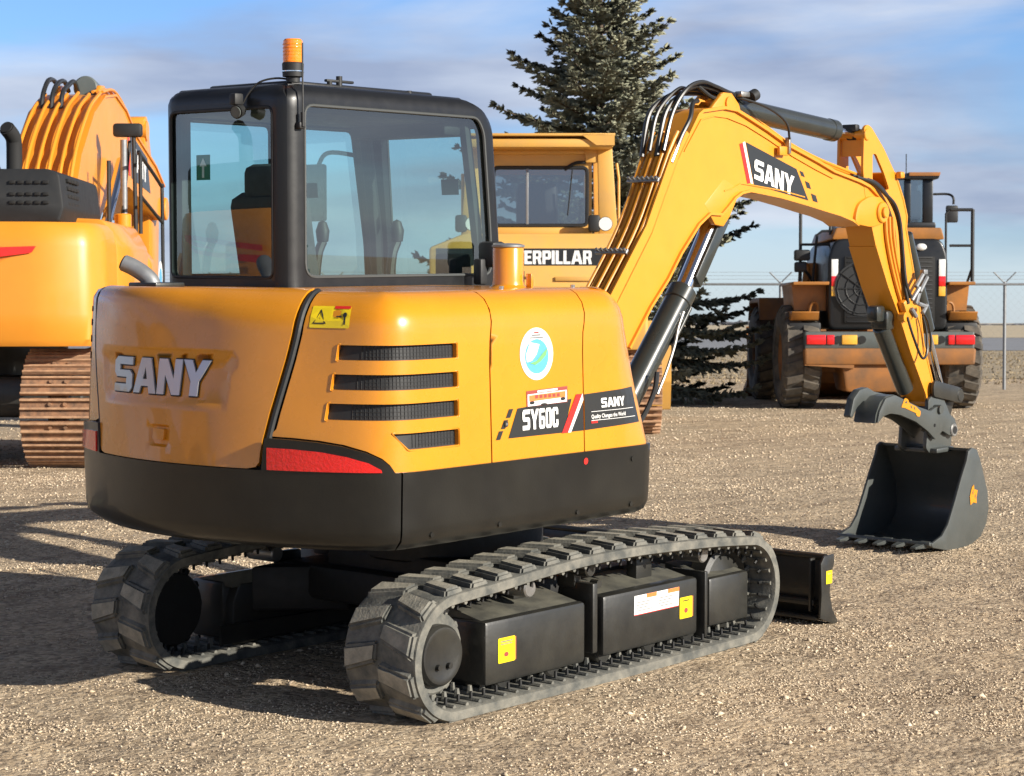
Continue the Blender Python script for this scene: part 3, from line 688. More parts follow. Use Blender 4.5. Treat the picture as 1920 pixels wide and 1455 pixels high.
# exhaust pipe at the far rear corner
g = G(); g.m('galv').tube([(-1.2, .62, 1.60), (-1.2, .625, 1.67), (-1.215, .65, 1.71), (-1.24, .70, 1.745), (-1.265, .735, 1.765)], [.036] * 25, n=16)
g.m('dark').tube([(-1.255, .72, 1.757), (-1.268, .739, 1.768)], .031, n=16, smooth=False); g.build('exhaust_pipe', None, EX)
g = G(); g.box((-1.20, .60, 1.672), (.16, .18, .02), .006); g.build('exhaust_heat_plate', 'black', EX)
# ---------------------------------------------------------------- undercarriage
def catm(P, sub=8):
    Q = []; m = len(P)
    for i in range(m):
        a, b, c, e = P[i - 1], P[i], P[(i + 1) % m], P[(i + 2) % m]
        for k in range(sub):
            t = k / sub
            Q.append(tuple(0.5 * ((2 * b[j]) + (c[j] - a[j]) * t + (2 * a[j] - 5 * b[j] + 4 * c[j] - e[j]) * t * t + (3 * b[j] - a[j] - 3 * c[j] + e[j]) * t ** 3) for j in (0, 1)))
    return Q
def loop_path(P, pitch):
    """even steps round the closed loop; returns positions and normals"""
    L = [0]; m = len(P)
    for i in range(m): L.append(L[-1] + math.dist(P[i], P[(i + 1) % m]))
    tot = L[-1]; n = round(tot / pitch)
    def pos(s):
        s %= tot; i = max(k for k in range(m) if L[k] <= s) if False else None
        lo, hi = 0, m
        while hi - lo > 1:
            md = (lo + hi) // 2
            if L[md] <= s: lo = md
            else: hi = md
        a = P[lo]; b = P[(lo + 1) % m]; t = (s - L[lo]) / max(1e-9, L[lo + 1] - L[lo])
        dx, dz = b[0] - a[0], b[1] - a[1]; d = hypot(dx, dz)
        return (a[0] + dx * t, a[1] + dz * t, dx / d, dz / d)
    return pos, tot, n
rc, fc, rr_ = (-1.032, .248), (1.015, .252), .246
ring = []
for k in range(13): a = radians(-90 - 15 * k); ring.append((rc[0] + rr_ * cos(a), rc[1] + rr_ * sin(a)))
ring += [(-.75, .512), (-.5, .532), (-.2, .546), (.1, .548), (.4, .538), (.75, .520)]
for k in range(13): a = radians(90 - 15 * k); ring.append((fc[0] + rr_ * cos(a), fc[1] + rr_ * sin(a)))
ring += [(.75, .002), (.4, -.002), (0, -.004), (-.4, -.002), (-.75, .001)]
PATH = catm(ring, 6)
def make_track(y0, y1, sgn):
    """belt between y0 and y1; sgn = which side is the outside"""
    pos, tot, n = loop_path(PATH, .152)
    g = G(); g.m('rubber'); N = 240; vs = []; fs = []
    prof = [(y0, 0), (y0 + .012, .004), (y1 - .012, .004), (y1, 0), (y1, -.036), (y1 - .02, -.044), (y0 + .02, -.044), (y0, -.036)]
    for i in range(N):
        x, z, tx, tz = pos(tot * i / N); nx, nz = tz, -tx
        # outward normal
        if (x - 0) * nx * .2 + (z - .26) * nz < 0: nx, nz = -nx, -nz
        if abs(x) > 1.03 and (x * nx < 0): nx, nz = -nx, -nz
        for y, o in prof: vs.append((x + nx * o, y, z + nz * o))
    m = len(prof)
    for i in range(N):
        for k in range(m): fs.append((i * m + k, i * m + (k + 1) % m, ((i + 1) % N) * m + (k + 1) % m, ((i + 1) % N) * m + k))
    g.addraw(vs, fs)
    yc = (y0 + y1) / 2
    def frame(s):
        x, z, tx, tz = pos(s); nx, nz = tz, -tx
        if x * nx * .2 + (z - .26) * nz < 0: nx, nz = -nx, -nz
        if abs(x) > 1.03 and (x * nx < 0): nx, nz = -nx, -nz
        return x, z, tx, tz, nx, nz
    def block(s, c0, c1, h, skew, ya, yb):
        """tapered lug: base 2*c0 long, top 2*c1 long, running from ya to yb with a skew"""
        V8 = []
        for hh, cc in ((-.004, c0), (h, c1)):
            for y, sk, kk in ((ya, 0, 1.0), (yb, skew, .8)):
                for sg in (-1, 1):
                    x, z, tx, tz, nx, nz = frame(s + sg * cc * kk + sk)
                    yy = y + (.008 if y < yc else -.008) * (1 if hh > 0 else 0)
                    V8.append((x + nx * hh, yy, z + nz * hh))
        b = bmesh.new(); bv = [b.verts.new(v) for v in V8]
        for f in ((0, 1, 3, 2), (4, 5, 7, 6), (0, 1, 5, 4), (2, 3, 7, 6), (0, 2, 6, 4), (1, 3, 7, 5)): b.faces.new([bv[i] for i in f])
        topc = sum((V(v) for v in V8[4:]), V((0, 0, 0))) / 4
        bmesh.ops.recalc_face_normals(b, faces=b.faces[:])
        bmesh.ops.bevel(b, geom=b.edges[:], offset=.010, segments=2, affect='EDGES')
        new = g.m('rubber').merge(b)
        best = min(new, key=lambda f: (f.calc_center_median() - topc).length); g.m('rubbertop'); best.material_index = g.slot; g.m('rubber')
    p = tot / n
    for i in range(n):
        block(i * p, .060, .040, .029, .040, y0 + .006, yc - .012)
        block(i * p + p * .5, .060, .040, .029, .040, y1 - .006, yc + .012)
        g_ = None
    # inner ribs and guide teeth
    for i in range(n * 2):
        x, z, tx, tz, nx, nz = frame(i * p / 2)
        for yy in (yc - .045, yc + .045):
            a = V((x - nx * .040, yy, z - nz * .040)); b = V((x - nx * .082, yy, z - nz * .082)); g.cyl(a, b, .016, .009, n=6)
        g.m('steelshadeblack')
        for yy in (yc - .118, yc + .118):
            a = V((x - nx * .040, yy, z - nz * .040)); b = V((x - nx * .080, yy, z - nz * .080)); g.cyl(a, b, .0085, .0065, n=6)
        g.m('rubber')
        a = V((x - nx * .046, y0 + .02, z - nz * .046)); b = V((x - nx * .046, y1 - .02, z - nz * .046)); g.cyl(a, b, .010, n=6)
    o = g.build('rubber_track', None, EX, ang=30); return o
YO, YI = .956, .584
make_track(-YO, -YI, -1); make_track(YI, YO, 1)
for sg in (-1, 1):
    def Y(a): return sg * a
    g = G()
    g.prism([(-.76, .06), (1.08, .07), (1.10, .20), (1.06, .31), (-.72, .34), (-.76, .25)], Y(.62), Y(.76), bev=.01)
    g.box((-.455, Y(.775), .21), (.65, .21, .262), .018); g.box((.345, Y(.775), .215), (.705, .21, .262), .018); g.box((.952, Y(.775), .213), (.325, .21, .225), .018)
    g.box((.742, Y(.80), .215), (.022, .19, .30), .004); g.box((-.07, Y(.80), .26), (.035, .17, .30), .008); g.box((-.07, Y(.74), .44), (.05, .10, .12), .01)
    g.cyl((-.07, Y(.70), .468), (-.07, Y(.86), .468), .035, bev=.006); g.cyl((-.025, Y(.83), .40), (-.025, Y(.87), .40), .018)
    g.box((.45, Y(.73), .40), (.12, .06, .10), .01); g.box((-.35, Y(.70), .40), (.14, .05, .07), .01)
    fr = g.build('track_frame', 'black', EX, ang=30)
    for x0, x1 in ((-.765, -.145), (.005, .685), (.80, 1.10)):
        g = G(); z_ = .337 if x0 < .7 else .3235; g.prism([(Y(.864), z_), (Y(.62), z_ + .052), (Y(.62), z_ - .02), (Y(.864), z_ - .012)], x0, x1, axis='x', bev=.004); g.build('dusty_cover', 'dustblack', fr)
    for cx_ in (.80, -.45): g = G(); g.cyl((cx_, Y(.66), .43), (cx_, Y(.84), .43), .038, bev=.006); g.build('carrier_roller', 'steel', EX)
    # drive sprocket and motor cover
    g = G(); g.cyl((rc[0], Y(.70), rc[1]), (rc[0], Y(.835), rc[1]), .165, n=36, bev=.01); 
    for k in range(14): a = 2 * pi * k / 14; g.box((rc[0] + .178 * cos(a), Y(.77), rc[1] + .178 * sin(a)), (.05, .045, .03), .006, rot=('Y', -a))
    sp = g.build('sprocket', 'rubber' if sg < 0 else 'steelshadeblack', EX, ang=30)  # far sprocket: deep shade painted in as a near black colour
    g = G(); g.lathe((rc[0], 0, rc[1] - .005), [(.122, Y(.83)), (.122, Y(.865)), (.112, Y(.878)), (.10, Y(.880)), (.09, Y(.876)), (0, Y(.876))], axis='y', n=44)
    for a in (4.1, 5.3): g.cyl((rc[0] + .055 * cos(a), Y(.87), rc[1] + .055 * sin(a)), (rc[0] + .055 * cos(a), Y(.892), rc[1] + .055 * sin(a)), .012, n=10)
    g.build('motor_cover', 'black', sp)
    g = G(); g.lathe((fc[0], 0, fc[1]), [(0, Y(.84)), (.05, Y(.84)), (.06, Y(.82)), (.15, Y(.80)), (.165, Y(.82)), (.19, Y(.81)), (.192, Y(.73)), (.15, Y(.72)), (0, Y(.72))], axis='y', n=36)
    g.build('idler', 'black', EX)
    for x in (-.62, -.30, .05, .38, .68):
        g = G(); g.cyl((x, Y(.66), .095), (x, Y(.84), .095), .055, bev=.008); g.build('roller', 'black', EX)
    # inner dusty lower plate
    g = G(); g.prism([(-.85, .075), (.95, .085), (.95, .12), (-.85, .16)], Y(.60), Y(.615)); g.build('lower_guard', 'black', fr)
    if sg < 0:
        def fy(a, b, o): return (a, -.880 - o, b)
        g = G(); g.m('stickyel').sheet([rrect(-.705, .162, -.60, .264, .006)], fy, off=.002, step=9); g.m('ink').sheet([[(-.69, .246), (-.615, .246), (-.615, .251), (-.69, .251)], [(-.69, .236), (-.62, .236), (-.62, .240), (-.69, .240)]], fy, off=.003, step=9)
        g.m('darkred').sheet([ell(-.655, .195, .014, .010, 12)], fy, off=.003, step=9)
        g.m('orangest').sheet([[(-.5995, .166), (-.594, .166), (-.594, .260), (-.5995, .260)]], fy, off=.002, step=9); g.build('warning_decal', None, fr, 'yellow warning label at the rear of the track frame', flat=True)
        g = G(); g.m('white').sheet([[(.209, .232), (.542, .232), (.546, .318), (.211, .318)]], fy, off=.002, step=9)
        g.m('orangest').sheet([[(.30, .300), (.375, .300), (.375, .318), (.30, .318)], [(.46, .300), (.545, .300), (.5455, .318), (.46, .318)]], fy, off=.003, step=9)
        g.m('red').sheet([[(.209, .232), (.542, .232), (.542, .235), (.209, .235)]], fy, off=.003, step=9)
        g.m('ink').sheet([[(.225 + c * .165, .285 - k * .012), (.345 + c * .165 - (k % 3) * .02, .285 - k * .012), (.345 + c * .165 - (k % 3) * .02, .289 - k * .012), (.225 + c * .165, .289 - k * .012)] for c in (0, 1) for k in range(4)], fy, off=.003, step=9)
        g.build('instruction_decal', None, fr, 'white and orange instruction label on the track frame', flat=True)
        g = G(); g.m('stickyel').sheet([rrect(.552, .170, .648, .266, .006)], fy, off=.002, step=9); g.m('blackst').sheet([[(.575, .247), (.625, .247), (.625, .252), (.575, .252)]], fy, off=.003, step=9)
        g.m('darkred').sheet([ell(.60, .205, .014, .012, 12)], fy, off=.003, step=9); g.m('orangest').sheet([[(.6485, .172), (.655, .172), (.655, .264), (.6485, .264)]], fy, off=.002, step=9); g.build('warning_decal', None, fr, 'yellow warning label beside the white one', flat=True)
g = G()
g.box((-.0, 0, .33), (.95, 1.26, .16), .03); g.box((0, 0, .42), (.8, .8, .14), .03)
for sx in (-1, 1):
    for sy in (-1, 1): g.prism([(sx * .35, sy * .3), (sx * .65, sy * .62), (sx * .45, sy * .64), (sx * .15, sy * .35)], .20, .40, axis='z', bev=.01)
g.cyl((0, 0, .46), (0, 0, .60), .42, n=48, bev=.01); g.cyl((0, 0, .60), (0, 0, .70), .38, n=48)
g.build('undercarriage_frame', 'steelshadeblack', EX)  # colour taken near black to paint the shade beneath the body
# dozer blade
g = G(); YB = .956
prof = [(1.735, .330), (1.715, .29), (1.700, .22), (1.70, .13), (1.725, .05), (1.775, .0), (1.755, -.005), (1.66, .03), (1.655, .10), (1.66, .24), (1.69, .31), (1.70, .335)]
pr_ = [(1.73, .330), (1.712, .28), (1.70, .20), (1.705, .11), (1.74, .03), (1.775, .0), (1.765, -.004), (1.725, .02), (1.69, .10), (1.685, .20), (1.697, .29), (1.71, .335)]
g.prism(pr_, -YB, YB)
g.cyl((1.705, -YB + .02, .325), (1.705, YB - .02, .325), .016); g.box((1.68, 0, .10), (.05, 1.80, .03), .006); g.box((1.67, 0, .03), (.09, 1.86, .02), .004)
for sy in (-1, 1):
    g.prism([(1.62, .30), (1.65, .335), (1.74, .338), (1.745, .30), (1.71, .22), (1.705, .15), (1.73, .07), (1.785, .0), (1.76, -.012), (1.62, .035), (1.63, .15)], sy * YB - .006, sy * YB + .006, bev=.002)
    g.box((1.66, sy * (YB - .07), .19), (.04, .012, .26), .003)
bl = g.build('dozer_blade', 'black', EX)
g = G(); g.m('stickyel').sheet([[(1.668, .198), (1.722, .198), (1.722, .262), (1.668, .262)]], lambda a, b, o: (a, -.9635 - o, b), step=9); g.m('ink').sheet([[(1.68, .245), (1.71, .245), (1.71, .249), (1.68, .249)]], lambda a, b, o: (a, -.9645 - o, b), step=9)
g.build('warning_decal', None, bl, 'yellow label on the blade end', flat=True)
g = G()
for sy in (-1, 1): g.box((1.17, sy * .36, .16), (1.0, .10, .12), .015, rot=('Y', radians(2)))
g.box((1.50, 0, .16), (.30, .78, .10), .02); g.build('blade_arms', 'black', EX)
g = G(); g.m('cylinder').cyl((.62, 0, .42), (1.2, 0, .28), .045, bev=.008); g.m('chrome').cyl((1.2, 0, .28), (1.6, 0, .20), .022); g.build('blade_cylinder', None, EX)
# swing post
g = G(); g.box((.45, .10, .86), (.5, .55, .26), .03)
g.prism([(.55, .62), (.95, .56), (1.12, .62), (1.16, .80), (1.05, .98), (.95, 1.08), (.62, 1.0)], -.01, .21, bev=.02)
g.cyl((.92, .10, .55), (.92, .10, 1.02), .11, bev=.01); g.box((.78, .10, .62), (.34, .44, .08), .02); g.build('swing_post', 'plastic', EX)
g = G(); g.box((.42, .56, .86), (.40, .78, .24), .03); g.build('front_deck', 'skirt', EX)
g = G(); g.tube([(.62, -.30, 1.0), (.95, -.22, .84), (1.17, -.06, .90), (1.40, -.03, .96), (1.52, -.03, 1.10), (1.56, -.02, 1.20)], .014)
g.tube([(.34, -.70, .93), (.42, -.66, .96), (.62, -.5, 1.02), (.78, -.36, 1.2), (.86, -.25, 1.42), (.92, -.2, 1.52)], .013)
g.build('swing_hoses', 'hose', EX)
# ---------------------------------------------------------------- boom
YR, YL = 0.0, .20
def upr(): return [(.96, .98), (1.244, 1.559), (1.533, 1.904), (1.755, 2.280), (1.948, 2.525), (1.985, 2.545), (2.185, 2.572), (2.30, 2.565), (2.395, 2.538), (2.60, 2.475), (2.83, 2.396), (3.122, 2.322), (3.303, 2.271), (3.589, 2.222), (3.70, 2.195), (3.80, 2.145), (3.885, 2.095), (3.913, 2.050), (3.885, 2.000), (3.80, 1.972)]
lower = [(3.66, 1.962), (3.58, 1.968), (3.509, 1.995), (3.37, 2.024), (3.2, 2.048), (3.009, 2.077), (2.75, 2.112), (2.56, 2.13), (2.44, 2.140), (2.36, 2.128), (2.295, 2.099), (2.23, 2.05), (2.17, 2.010), (2.06, 2.012), (1.96, 1.955), (1.80, 1.805), (1.688, 1.674), (1.536, 1.532), (1.357, 1.33), (1.12, .94), (1.08, .88), (1.0, .86), (.95, .90)]
outb = upr() + lower
g = G()
g.prism(outb, YR + .014, YL - .014)
# top and bottom plates stand proud of the side plates
def strip(P, t, w0, w1, mat_=None):
    """a plate of thickness t laid along the polyline P (x, z), from y=w0 to y=w1"""
    n = len(P); vs = []; fs = []
    for i in range(n):
        a = V(P[max(0, i - 1)]); b = V(P[min(n - 1, i + 1)]); d = (b - a).normalized(); nn = V((-d.y, d.x)) * (t / 2)
        for sg, y in ((1, w0), (1, w1), (-1, w1), (-1, w0)): vs.append((P[i][0] + sg * nn.x, y, P[i][1] + sg * nn.y))
    for i in range(n - 1):
        for k in range(4): fs.append((i * 4 + k, i * 4 + (k + 1) % 4, (i + 1) * 4 + (k + 1) % 4, (i + 1) * 4 + k))
    fs += [(0, 1, 2, 3), tuple((n - 1) * 4 + k for k in range(4))]
    g.addraw(vs, fs)
strip(upr()[:17], .016, YR - .004, YL + .004); strip(lower[1:19], .014, YR - .003, YL + .003)
# shadow line ridge set in from the top plate
# end boss, cylinder ears, elbow boss
g.cyl((3.83, YR - .022, 2.045), (3.83, YL + .022, 2.045), .062, n=32, bev=.006); g.cyl((3.83, YR - .04, 2.045), (3.83, YL + .04, 2.045), .032, n=20, bev=.004)
g.prism(rpoly([(3.52, 1.975), (3.56, 2.09), (3.70, 2.14), (3.86, 2.13), (3.925, 2.05), (3.88, 1.985), (3.72, 1.955)], .05), YR - .006, YL + .006, bev=.003)
for y in (YR + .02, YL - .05): g.prism([(2.06, 2.54), (2.13, 2.60), (2.20, 2.655), (2.28, 2.655), (2.35, 2.60), (2.39, 2.52), (2.2, 2.5)], y, y + .03, bev=.006)
g.cyl((2.25, YR + .01, 2.60), (2.25, YL - .01, 2.60), .035)
for y in (YR + .012, YL - .042): g.prism([(2.02, 2.06), (2.12, 1.955), (2.20, 1.945), (2.26, 2.00), (2.36, 2.14), (2.2, 2.2)], y, y + .03, bev=.006)
gp = [(1.16, 1.40), (1.244, 1.559), (1.533, 1.904), (1.755, 2.280), (1.86, 2.415)]; g.prism(gp + [(1.815, 2.445), (1.70, 2.315), (1.485, 1.945), (1.19, 1.60), (1.11, 1.44)], YR - .004, YR + .006)
boom = g.build('boom', 'boomyellow', EX, ang=30)
def by_(a, b, o): return (a, YR + .014 - .002 - o, b)
g = G(); g.m('red').sheet([[(2.343, 2.388), (2.372, 2.396), (2.452, 2.183), (2.423, 2.178)]], by_, off=0, step=9)
g.m('white').sheet([[(2.375, 2.397), (2.396, 2.403), (2.480, 2.178), (2.455, 2.182)]], by_, off=0, step=9)
g.m('blackst').sheet([[(2.405, 2.401), (2.915, 2.272), (3.043, 2.100), (2.488, 2.175)]], by_, off=0, step=9)
for q in ([(2.947, 2.264), (2.984, 2.256), (3.003, 2.229), (2.966, 2.236)], [(3.005, 2.209), (3.05, 2.198), (3.07, 2.164), (3.026, 2.171)], [(3.07, 2.140), (3.122, 2.129), (3.143, 2.090), (3.093, 2.098)]): g.sheet([q], by_, off=0, step=9)
O, H = word('SANY', 0, 0, .105, .40)
def sk2(P): return [(2.485 + p[0] + p[1] * .02, 2.208 + p[1] * 1.02 - p[0] * .215 - 0 * p[0]) for p in P]
g.m('white').sheet([sk2(o) for o in O], by_, holes=[sk2(h) for h in H], off=.003, step=9)
g.build('boom_decal', None, boom, 'black decal reading SANY with red and white bars', flat=True)
# stepped edge line on the elbow
g = G(); strip([(2.20, 2.135), (2.28, 2.150), (2.36, 2.178), (2.46, 2.172), (2.75, 2.150), (3.0, 2.118)], .006, YR + .008, YR + .02); strip([(1.83, 2.33), (1.98, 2.50), (2.10, 2.525), (2.22, 2.522), (2.40, 2.49), (2.62, 2.425), (2.86, 2.345), (3.10, 2.280), (3.3, 2.232)], .006, YR + .006, YR + .02); g.build('side_rib', 'boomyellow', boom)
# steel pipes up the back of the boom
back = [(1.06, 1.30), (1.21, 1.575), (1.50, 1.925), (1.715, 2.30), (1.80, 2.42)]
for k, y in enumerate((.022, .052, .082, .112, .142, .172)):
    g = G(); off = .017 + .006 * (k % 2)
    st = 1 if k % 2 else 0
    g.tube([(a - off * .82, y, b + off * .55) for a, b in back[(1):(4 if k in (1, 4) else 5)]], .0115, n=8); g.build('hydraulic_pipe', 'boomyellow', boom)
    g = G(); a, b = back[1]; g.m('plastic').tube([(a - off * .82 - .09, y, b + off * .55 - .15), (a - off * .82 - .02, y, b + off * .55 - .035)], .015, smooth=False); g.m('chrome').tube([(a - off * .82 - .02, y, b + off * .55 - .03), (a - off * .82 + .012, y, b + off * .55 + .015)], .013, n=6, smooth=False); g.build('pipe_fitting', None, boom)
for a, b in ((1.365, 1.775), (1.63, 2.14)):
    g = G()
    g.box((a - .033, .10, b + .038), (.03, .20, .016), .005, rot=('Y', radians(-55)))
    for y in (.012, .037, .067, .097, .127, .157, .185): g.cyl((a - .033, y, b + .038), (a - .052, y, b + .054), .007, n=8)
    g.build('pipe_clamp', 'steel', boom)
g = G()
for k, y in enumerate((.05, .085, .125, .165)):
    g.tube([(1.70 - .01 * k, y, 2.33 - .03 * (k % 2)), (1.79 - .015 * k, y + .006, 2.53), (1.90 + .01 * k, y - .004, 2.655 - .02 * (k % 2)), (2.04, y, 2.70 - .018 * k), (2.17, y - .012 * k, 2.685 - .012 * k), (2.30, y - .012 * k, 2.66 - .01 * k), (2.44 - .05 * k, .05 + .03 * k, 2.64 - .01 * k)], .0135 if k % 2 else .0115)
g.tube([(1.70, 0.0, 2.27), (1.78, -.004, 2.40), (1.86, -.004, 2.50), (1.93, .03, 2.58), (2.02, .06, 2.60)], .012); g.tube([(2.05, .08, 2.68), (2.12, .05, 2.63), (2.2, .05, 2.62)], .011)
g.build('boom_hoses', 'hose', boom)
g = G(); g.tube([(2.34, .05, 2.645), (2.50, -.03, 2.60), (2.64, -.05, 2.55), (2.72, -.05, 2.50), (2.765, -.035, 2.43)], .007); g.build('lamp_hose', 'hose', boom)
g = G(); g.m('steel').box((2.775, -.02, 2.395), (.02, .03, .09), .004); g.m('boomyellow').box((2.735, -.012, 2.365), (.09, .02, .05), .006); g.build('hose_bracket', None, boom)
g = G(); g.m('steel').box((2.40, .03, 2.655), (.10, .05, .03), .008); g.m('plastic').cyl((2.44, .01, 2.64), (2.49, .01, 2.66), .032); g.build('hose_union', None, boom)
g = G()
for k, y in enumerate((.06, .10, .14)): g.tube([(2.42, y, 2.575), (2.65, y, 2.505), (2.9, y, 2.42), (3.2, y, 2.345), (3.50, y, 2.29), (3.68, y, 2.26)], .009)
g.build('top_pipe', 'boomyellow', boom)
# arm cylinder
g = G(); g.cyl((2.26, .10, 2.605), (2.40, .10, 2.59), .045); g.cyl((2.38, .10, 2.59), (3.44, .10, 2.512), .060, n=32, bev=.006); g.cyl((3.38, .10, 2.516), (3.455, .10, 2.511), .064, n=32, bev=.006)
ac = g.build('arm_cylinder', 'cylinder', EX); g = G(); g.cyl((3.45, .10, 2.511), (3.70, .10, 2.492), .026, n=24); g.build('cylinder_rod', 'chrome', ac)
# boom cylinder
g = G(); g.cyl((1.20, .10, .76), (1.945, .10, 1.60), .070, n=32, bev=.008); g.cyl((1.895, .10, 1.545), (1.955, .10, 1.612), .076, n=32, bev=.006); g.cyl((1.76, .03, 1.33), (1.92, .03, 1.52), .012); g.box((1.85, .05, 1.47), (.05, .05, .06), .01)
bc_ = g.build('boom_cylinder', 'cylinder', EX); g = G(); g.cyl((1.945, .10, 1.60), (2.26, .10, 2.04), .046, n=32); g.build('cylinder_rod', 'chrome', bc_)
g = G(); g.prism([(2.03, 1.62), (1.98, 1.68), (2.235, 2.02), (2.30, 1.98)], .035, .165, bev=.01); g.build('rod_guard', 'cylinder', bc_)
g = G(); g.tube([(1.55, -.03, 1.09), (1.64, -.02, 1.20), (1.74, 0, 1.33), (1.80, .02, 1.42), (1.86, .03, 1.50)], .008); g.build('cylinder_line', 'steel', bc_)
# ---------------------------------------------------------------- arm (dipper)
ya, yb = .012, .19
g = G()
cheek = rpoly([(3.645, 2.535), (3.683, 2.556), (3.73, 2.54), (3.875, 2.424), (4.01, 2.285), (4.118, 2.124), (4.163, 2.025), (4.155, 1.95), (4.343, 1.449), (4.391, 1.245), (4.547, .931), (4.60, .83), (4.55, .80), (4.47, .83), (4.43, .93), (4.228, 1.203), (4.102, 1.40), (3.95, 1.60), (3.80, 1.84), (3.76, 1.93), (3.66, 2.16), (3.640, 2.30)], .02)
hole = rpoly([(3.745, 2.385), (3.785, 2.388), (3.878, 2.282), (3.945, 2.185), (3.88, 2.170), (3.750, 2.232)], .015)
for y0_, y1_ in ((ya, ya + .016), (yb - .016, yb)):
    g.sheet([cheek], lambda a, b, o, y=y0_: (a, y, b), holes=[hole], step=9, thick=0)
    g.sheet([cheek], lambda a, b, o, y=y1_: (a, y, b), holes=[hole], step=9, thick=0)
    for P in (cheek, hole):
        n = len(P); vs = []
        for p in P: vs += [(p[0], y0_, p[1]), (p[0], y1_, p[1])]
        g.addraw(vs, [(2 * i, 2 * i + 1, (2 * i + 3) % (2 * n), (2 * i + 2) % (2 * n)) for i in range(n)])
body = [(3.72, 2.02), (3.80, 1.84), (3.95, 1.60), (4.102, 1.40), (4.228, 1.203), (4.43, .93), (4.50, .86), (4.55, .90), (4.391, 1.245), (4.343, 1.449), (4.15, 1.95), (4.10, 2.06), (3.95, 2.12), (3.80, 2.10)]
g.prism(body, ya + .014, yb - .014)
strip([(3.80, 1.845), (3.95, 1.605), (4.102, 1.405), (4.228, 1.208), (4.43, .935)], .014, ya - .004, yb + .004); strip([(4.545, .94), (4.391, 1.245), (4.343, 1.449), (4.155, 1.95), (4.163, 2.025), (4.118, 2.124), (4.01, 2.285)], .012, ya - .003, yb + .003)
g.box((3.665, .10, 2.42), (.012, .14, .10)); g.box((3.665, .10, 2.20), (.012, .14, .06))
g.cyl((3.675, ya - .01, 2.495), (3.675, yb + .01, 2.495), .034, n=24, bev=.004); g.cyl((4.515, ya - .02, .87), (4.515, yb + .02, .87), .04, n=24, bev=.005)
g.box((4.04, ya - .02, 2.27), (.05, .04, .04), .01)
g.box((4.125, ya - .025, 1.47), (.14, .05, .09), .015, rot=('Y', radians(60))); g.cyl((4.09, ya - .045, 1.42), (4.09, ya, 1.42), .03)
arm = g.build('arm', 'boomyellow', EX, ang=30)
g = G(); g.m('dark').box((3.675, .10, 2.50), (.06, .07, .07), .01); g.m('plastic').box((3.64, .10, 2.535), (.05, .10, .04), .01); g.build('rod_eye', None, arm)
# pipes and hoses over the pin and down the arm
g = G()
for k in range(3):
    y = ya - .012 - .004 * k; dx = .035 * k
    g.tube([(3.885 + dx, y, 2.02), (3.90 + dx, y, 1.90), (3.95 + dx * .9, y, 1.76), (4.02 + dx * .8, y, 1.62), (4.08 + dx * .6, y, 1.52), (4.11 + dx * .5, y, 1.47)], .011)
g.build('arm_pipes', 'boomyellow', arm)
g = G()
g.tube([(3.60, .03, 2.245), (3.72, -.01, 2.215), (3.83, -.03, 2.15), (3.93, -.035, 2.09), (3.99, -.035, 2.00), (4.02, -.035, 1.88), (4.045, -.035, 1.75), (4.07, -.04, 1.62), (4.13, -.04, 1.54)], .0115)
g.tube([(3.60, .06, 2.255), (3.75, .0, 2.22), (3.88, -.015, 2.14), (3.97, -.02, 2.05), (4.02, -.02, 1.95), (4.05, -.02, 1.80), (4.06, -.025, 1.66), (4.10, -.04, 1.50)], .0115)
g.tube([(4.10, -.035, 1.42), (4.15, -.05, 1.30), (4.25, -.055, 1.17), (4.32, -.05, 1.20), (4.33, -.04, 1.32), (4.30, -.03, 1.42)], .008); g.tube([(4.30, -.03, 1.45), (4.35, -.04, 1.38), (4.385, -.04, 1.28), (4.40, -.03, 1.20)], .007)
g.build('arm_hoses', 'hose', arm)
g = G()
for a in ((4.17, -.05, 1.60, 4.28, -.05, 1.70), (4.20, -.06, 1.57, 4.30, -.055, 1.66), (4.14, -.04, 1.52, 4.20, -.06, 1.60), (4.20, -.05, 1.50, 4.29, -.055, 1.48), (4.24, -.06, 1.44, 4.31, -.05, 1.49), (4.12, -.05, 1.47, 4.18, -.05, 1.42)): g.cyl(a[:3], a[3:], .014, n=8, bev=.003)
g.box((4.20, -.045, 1.54), (.03, .03, .10), .005, rot=('Y', radians(30))); g.box((4.27, -.05, 1.69), (.05, .03, .03), .005); g.build('hose_fittings', 'galv', arm)
# bucket cylinder (front side of the arm)
g = G(); g.cyl((4.30, .10, 1.92), (4.60, .10, 1.32), .046, n=28, bev=.006); bk = g.build('bucket_cylinder', 'cylinder', EX); g = G(); g.cyl((4.60, .10, 1.32), (4.80, .10, .92), .021, n=20); g.build('cylinder_rod', 'chrome', bk)
# thumb cylinder (machine side of the arm)
g = G(); g.cyl((4.02, .10, 1.36), (4.33, .10, .96), .052, n=28, bev=.006); g.box((4.04, .10, 1.40), (.10, .12, .12), .02); g.box((3.96, .10, 1.44), (.10, .08, .10), .02); tcyl = g.build('thumb_cylinder', 'cylinder', EX)
g = G(); g.sheet([[(-.05, 0), (.05, 0), (.05, .09), (-.05, .09)]], lambda a, b, o: (4.07 - .0565 * cos(a / .055) * .79 + b * .612, .10 - .0565 * sin(a / .055), 1.265 - .0565 * cos(a / .055) * .612 - b * .79 + .05), step=.02); g.build('cylinder_label', 'white', tcyl)
# linkage
g = G()
for y in (-.03, .21): g.prism(rpoly([(4.45, .98), (4.47, 1.02), (4.80, .96), (4.86, .90), (4.82, .86), (4.46, .92)], .02), y, y + .02, bev=.004)
g.cyl((4.80, -.035, .91), (4.80, .24, .91), .043, bev=.008); g.prism(rpoly([(4.75, .93), (4.86, .93), (4.76, .71), (4.66, .70)], .02), .03, .17, bev=.006); g.build('bucket_linkage', 'black', EX)
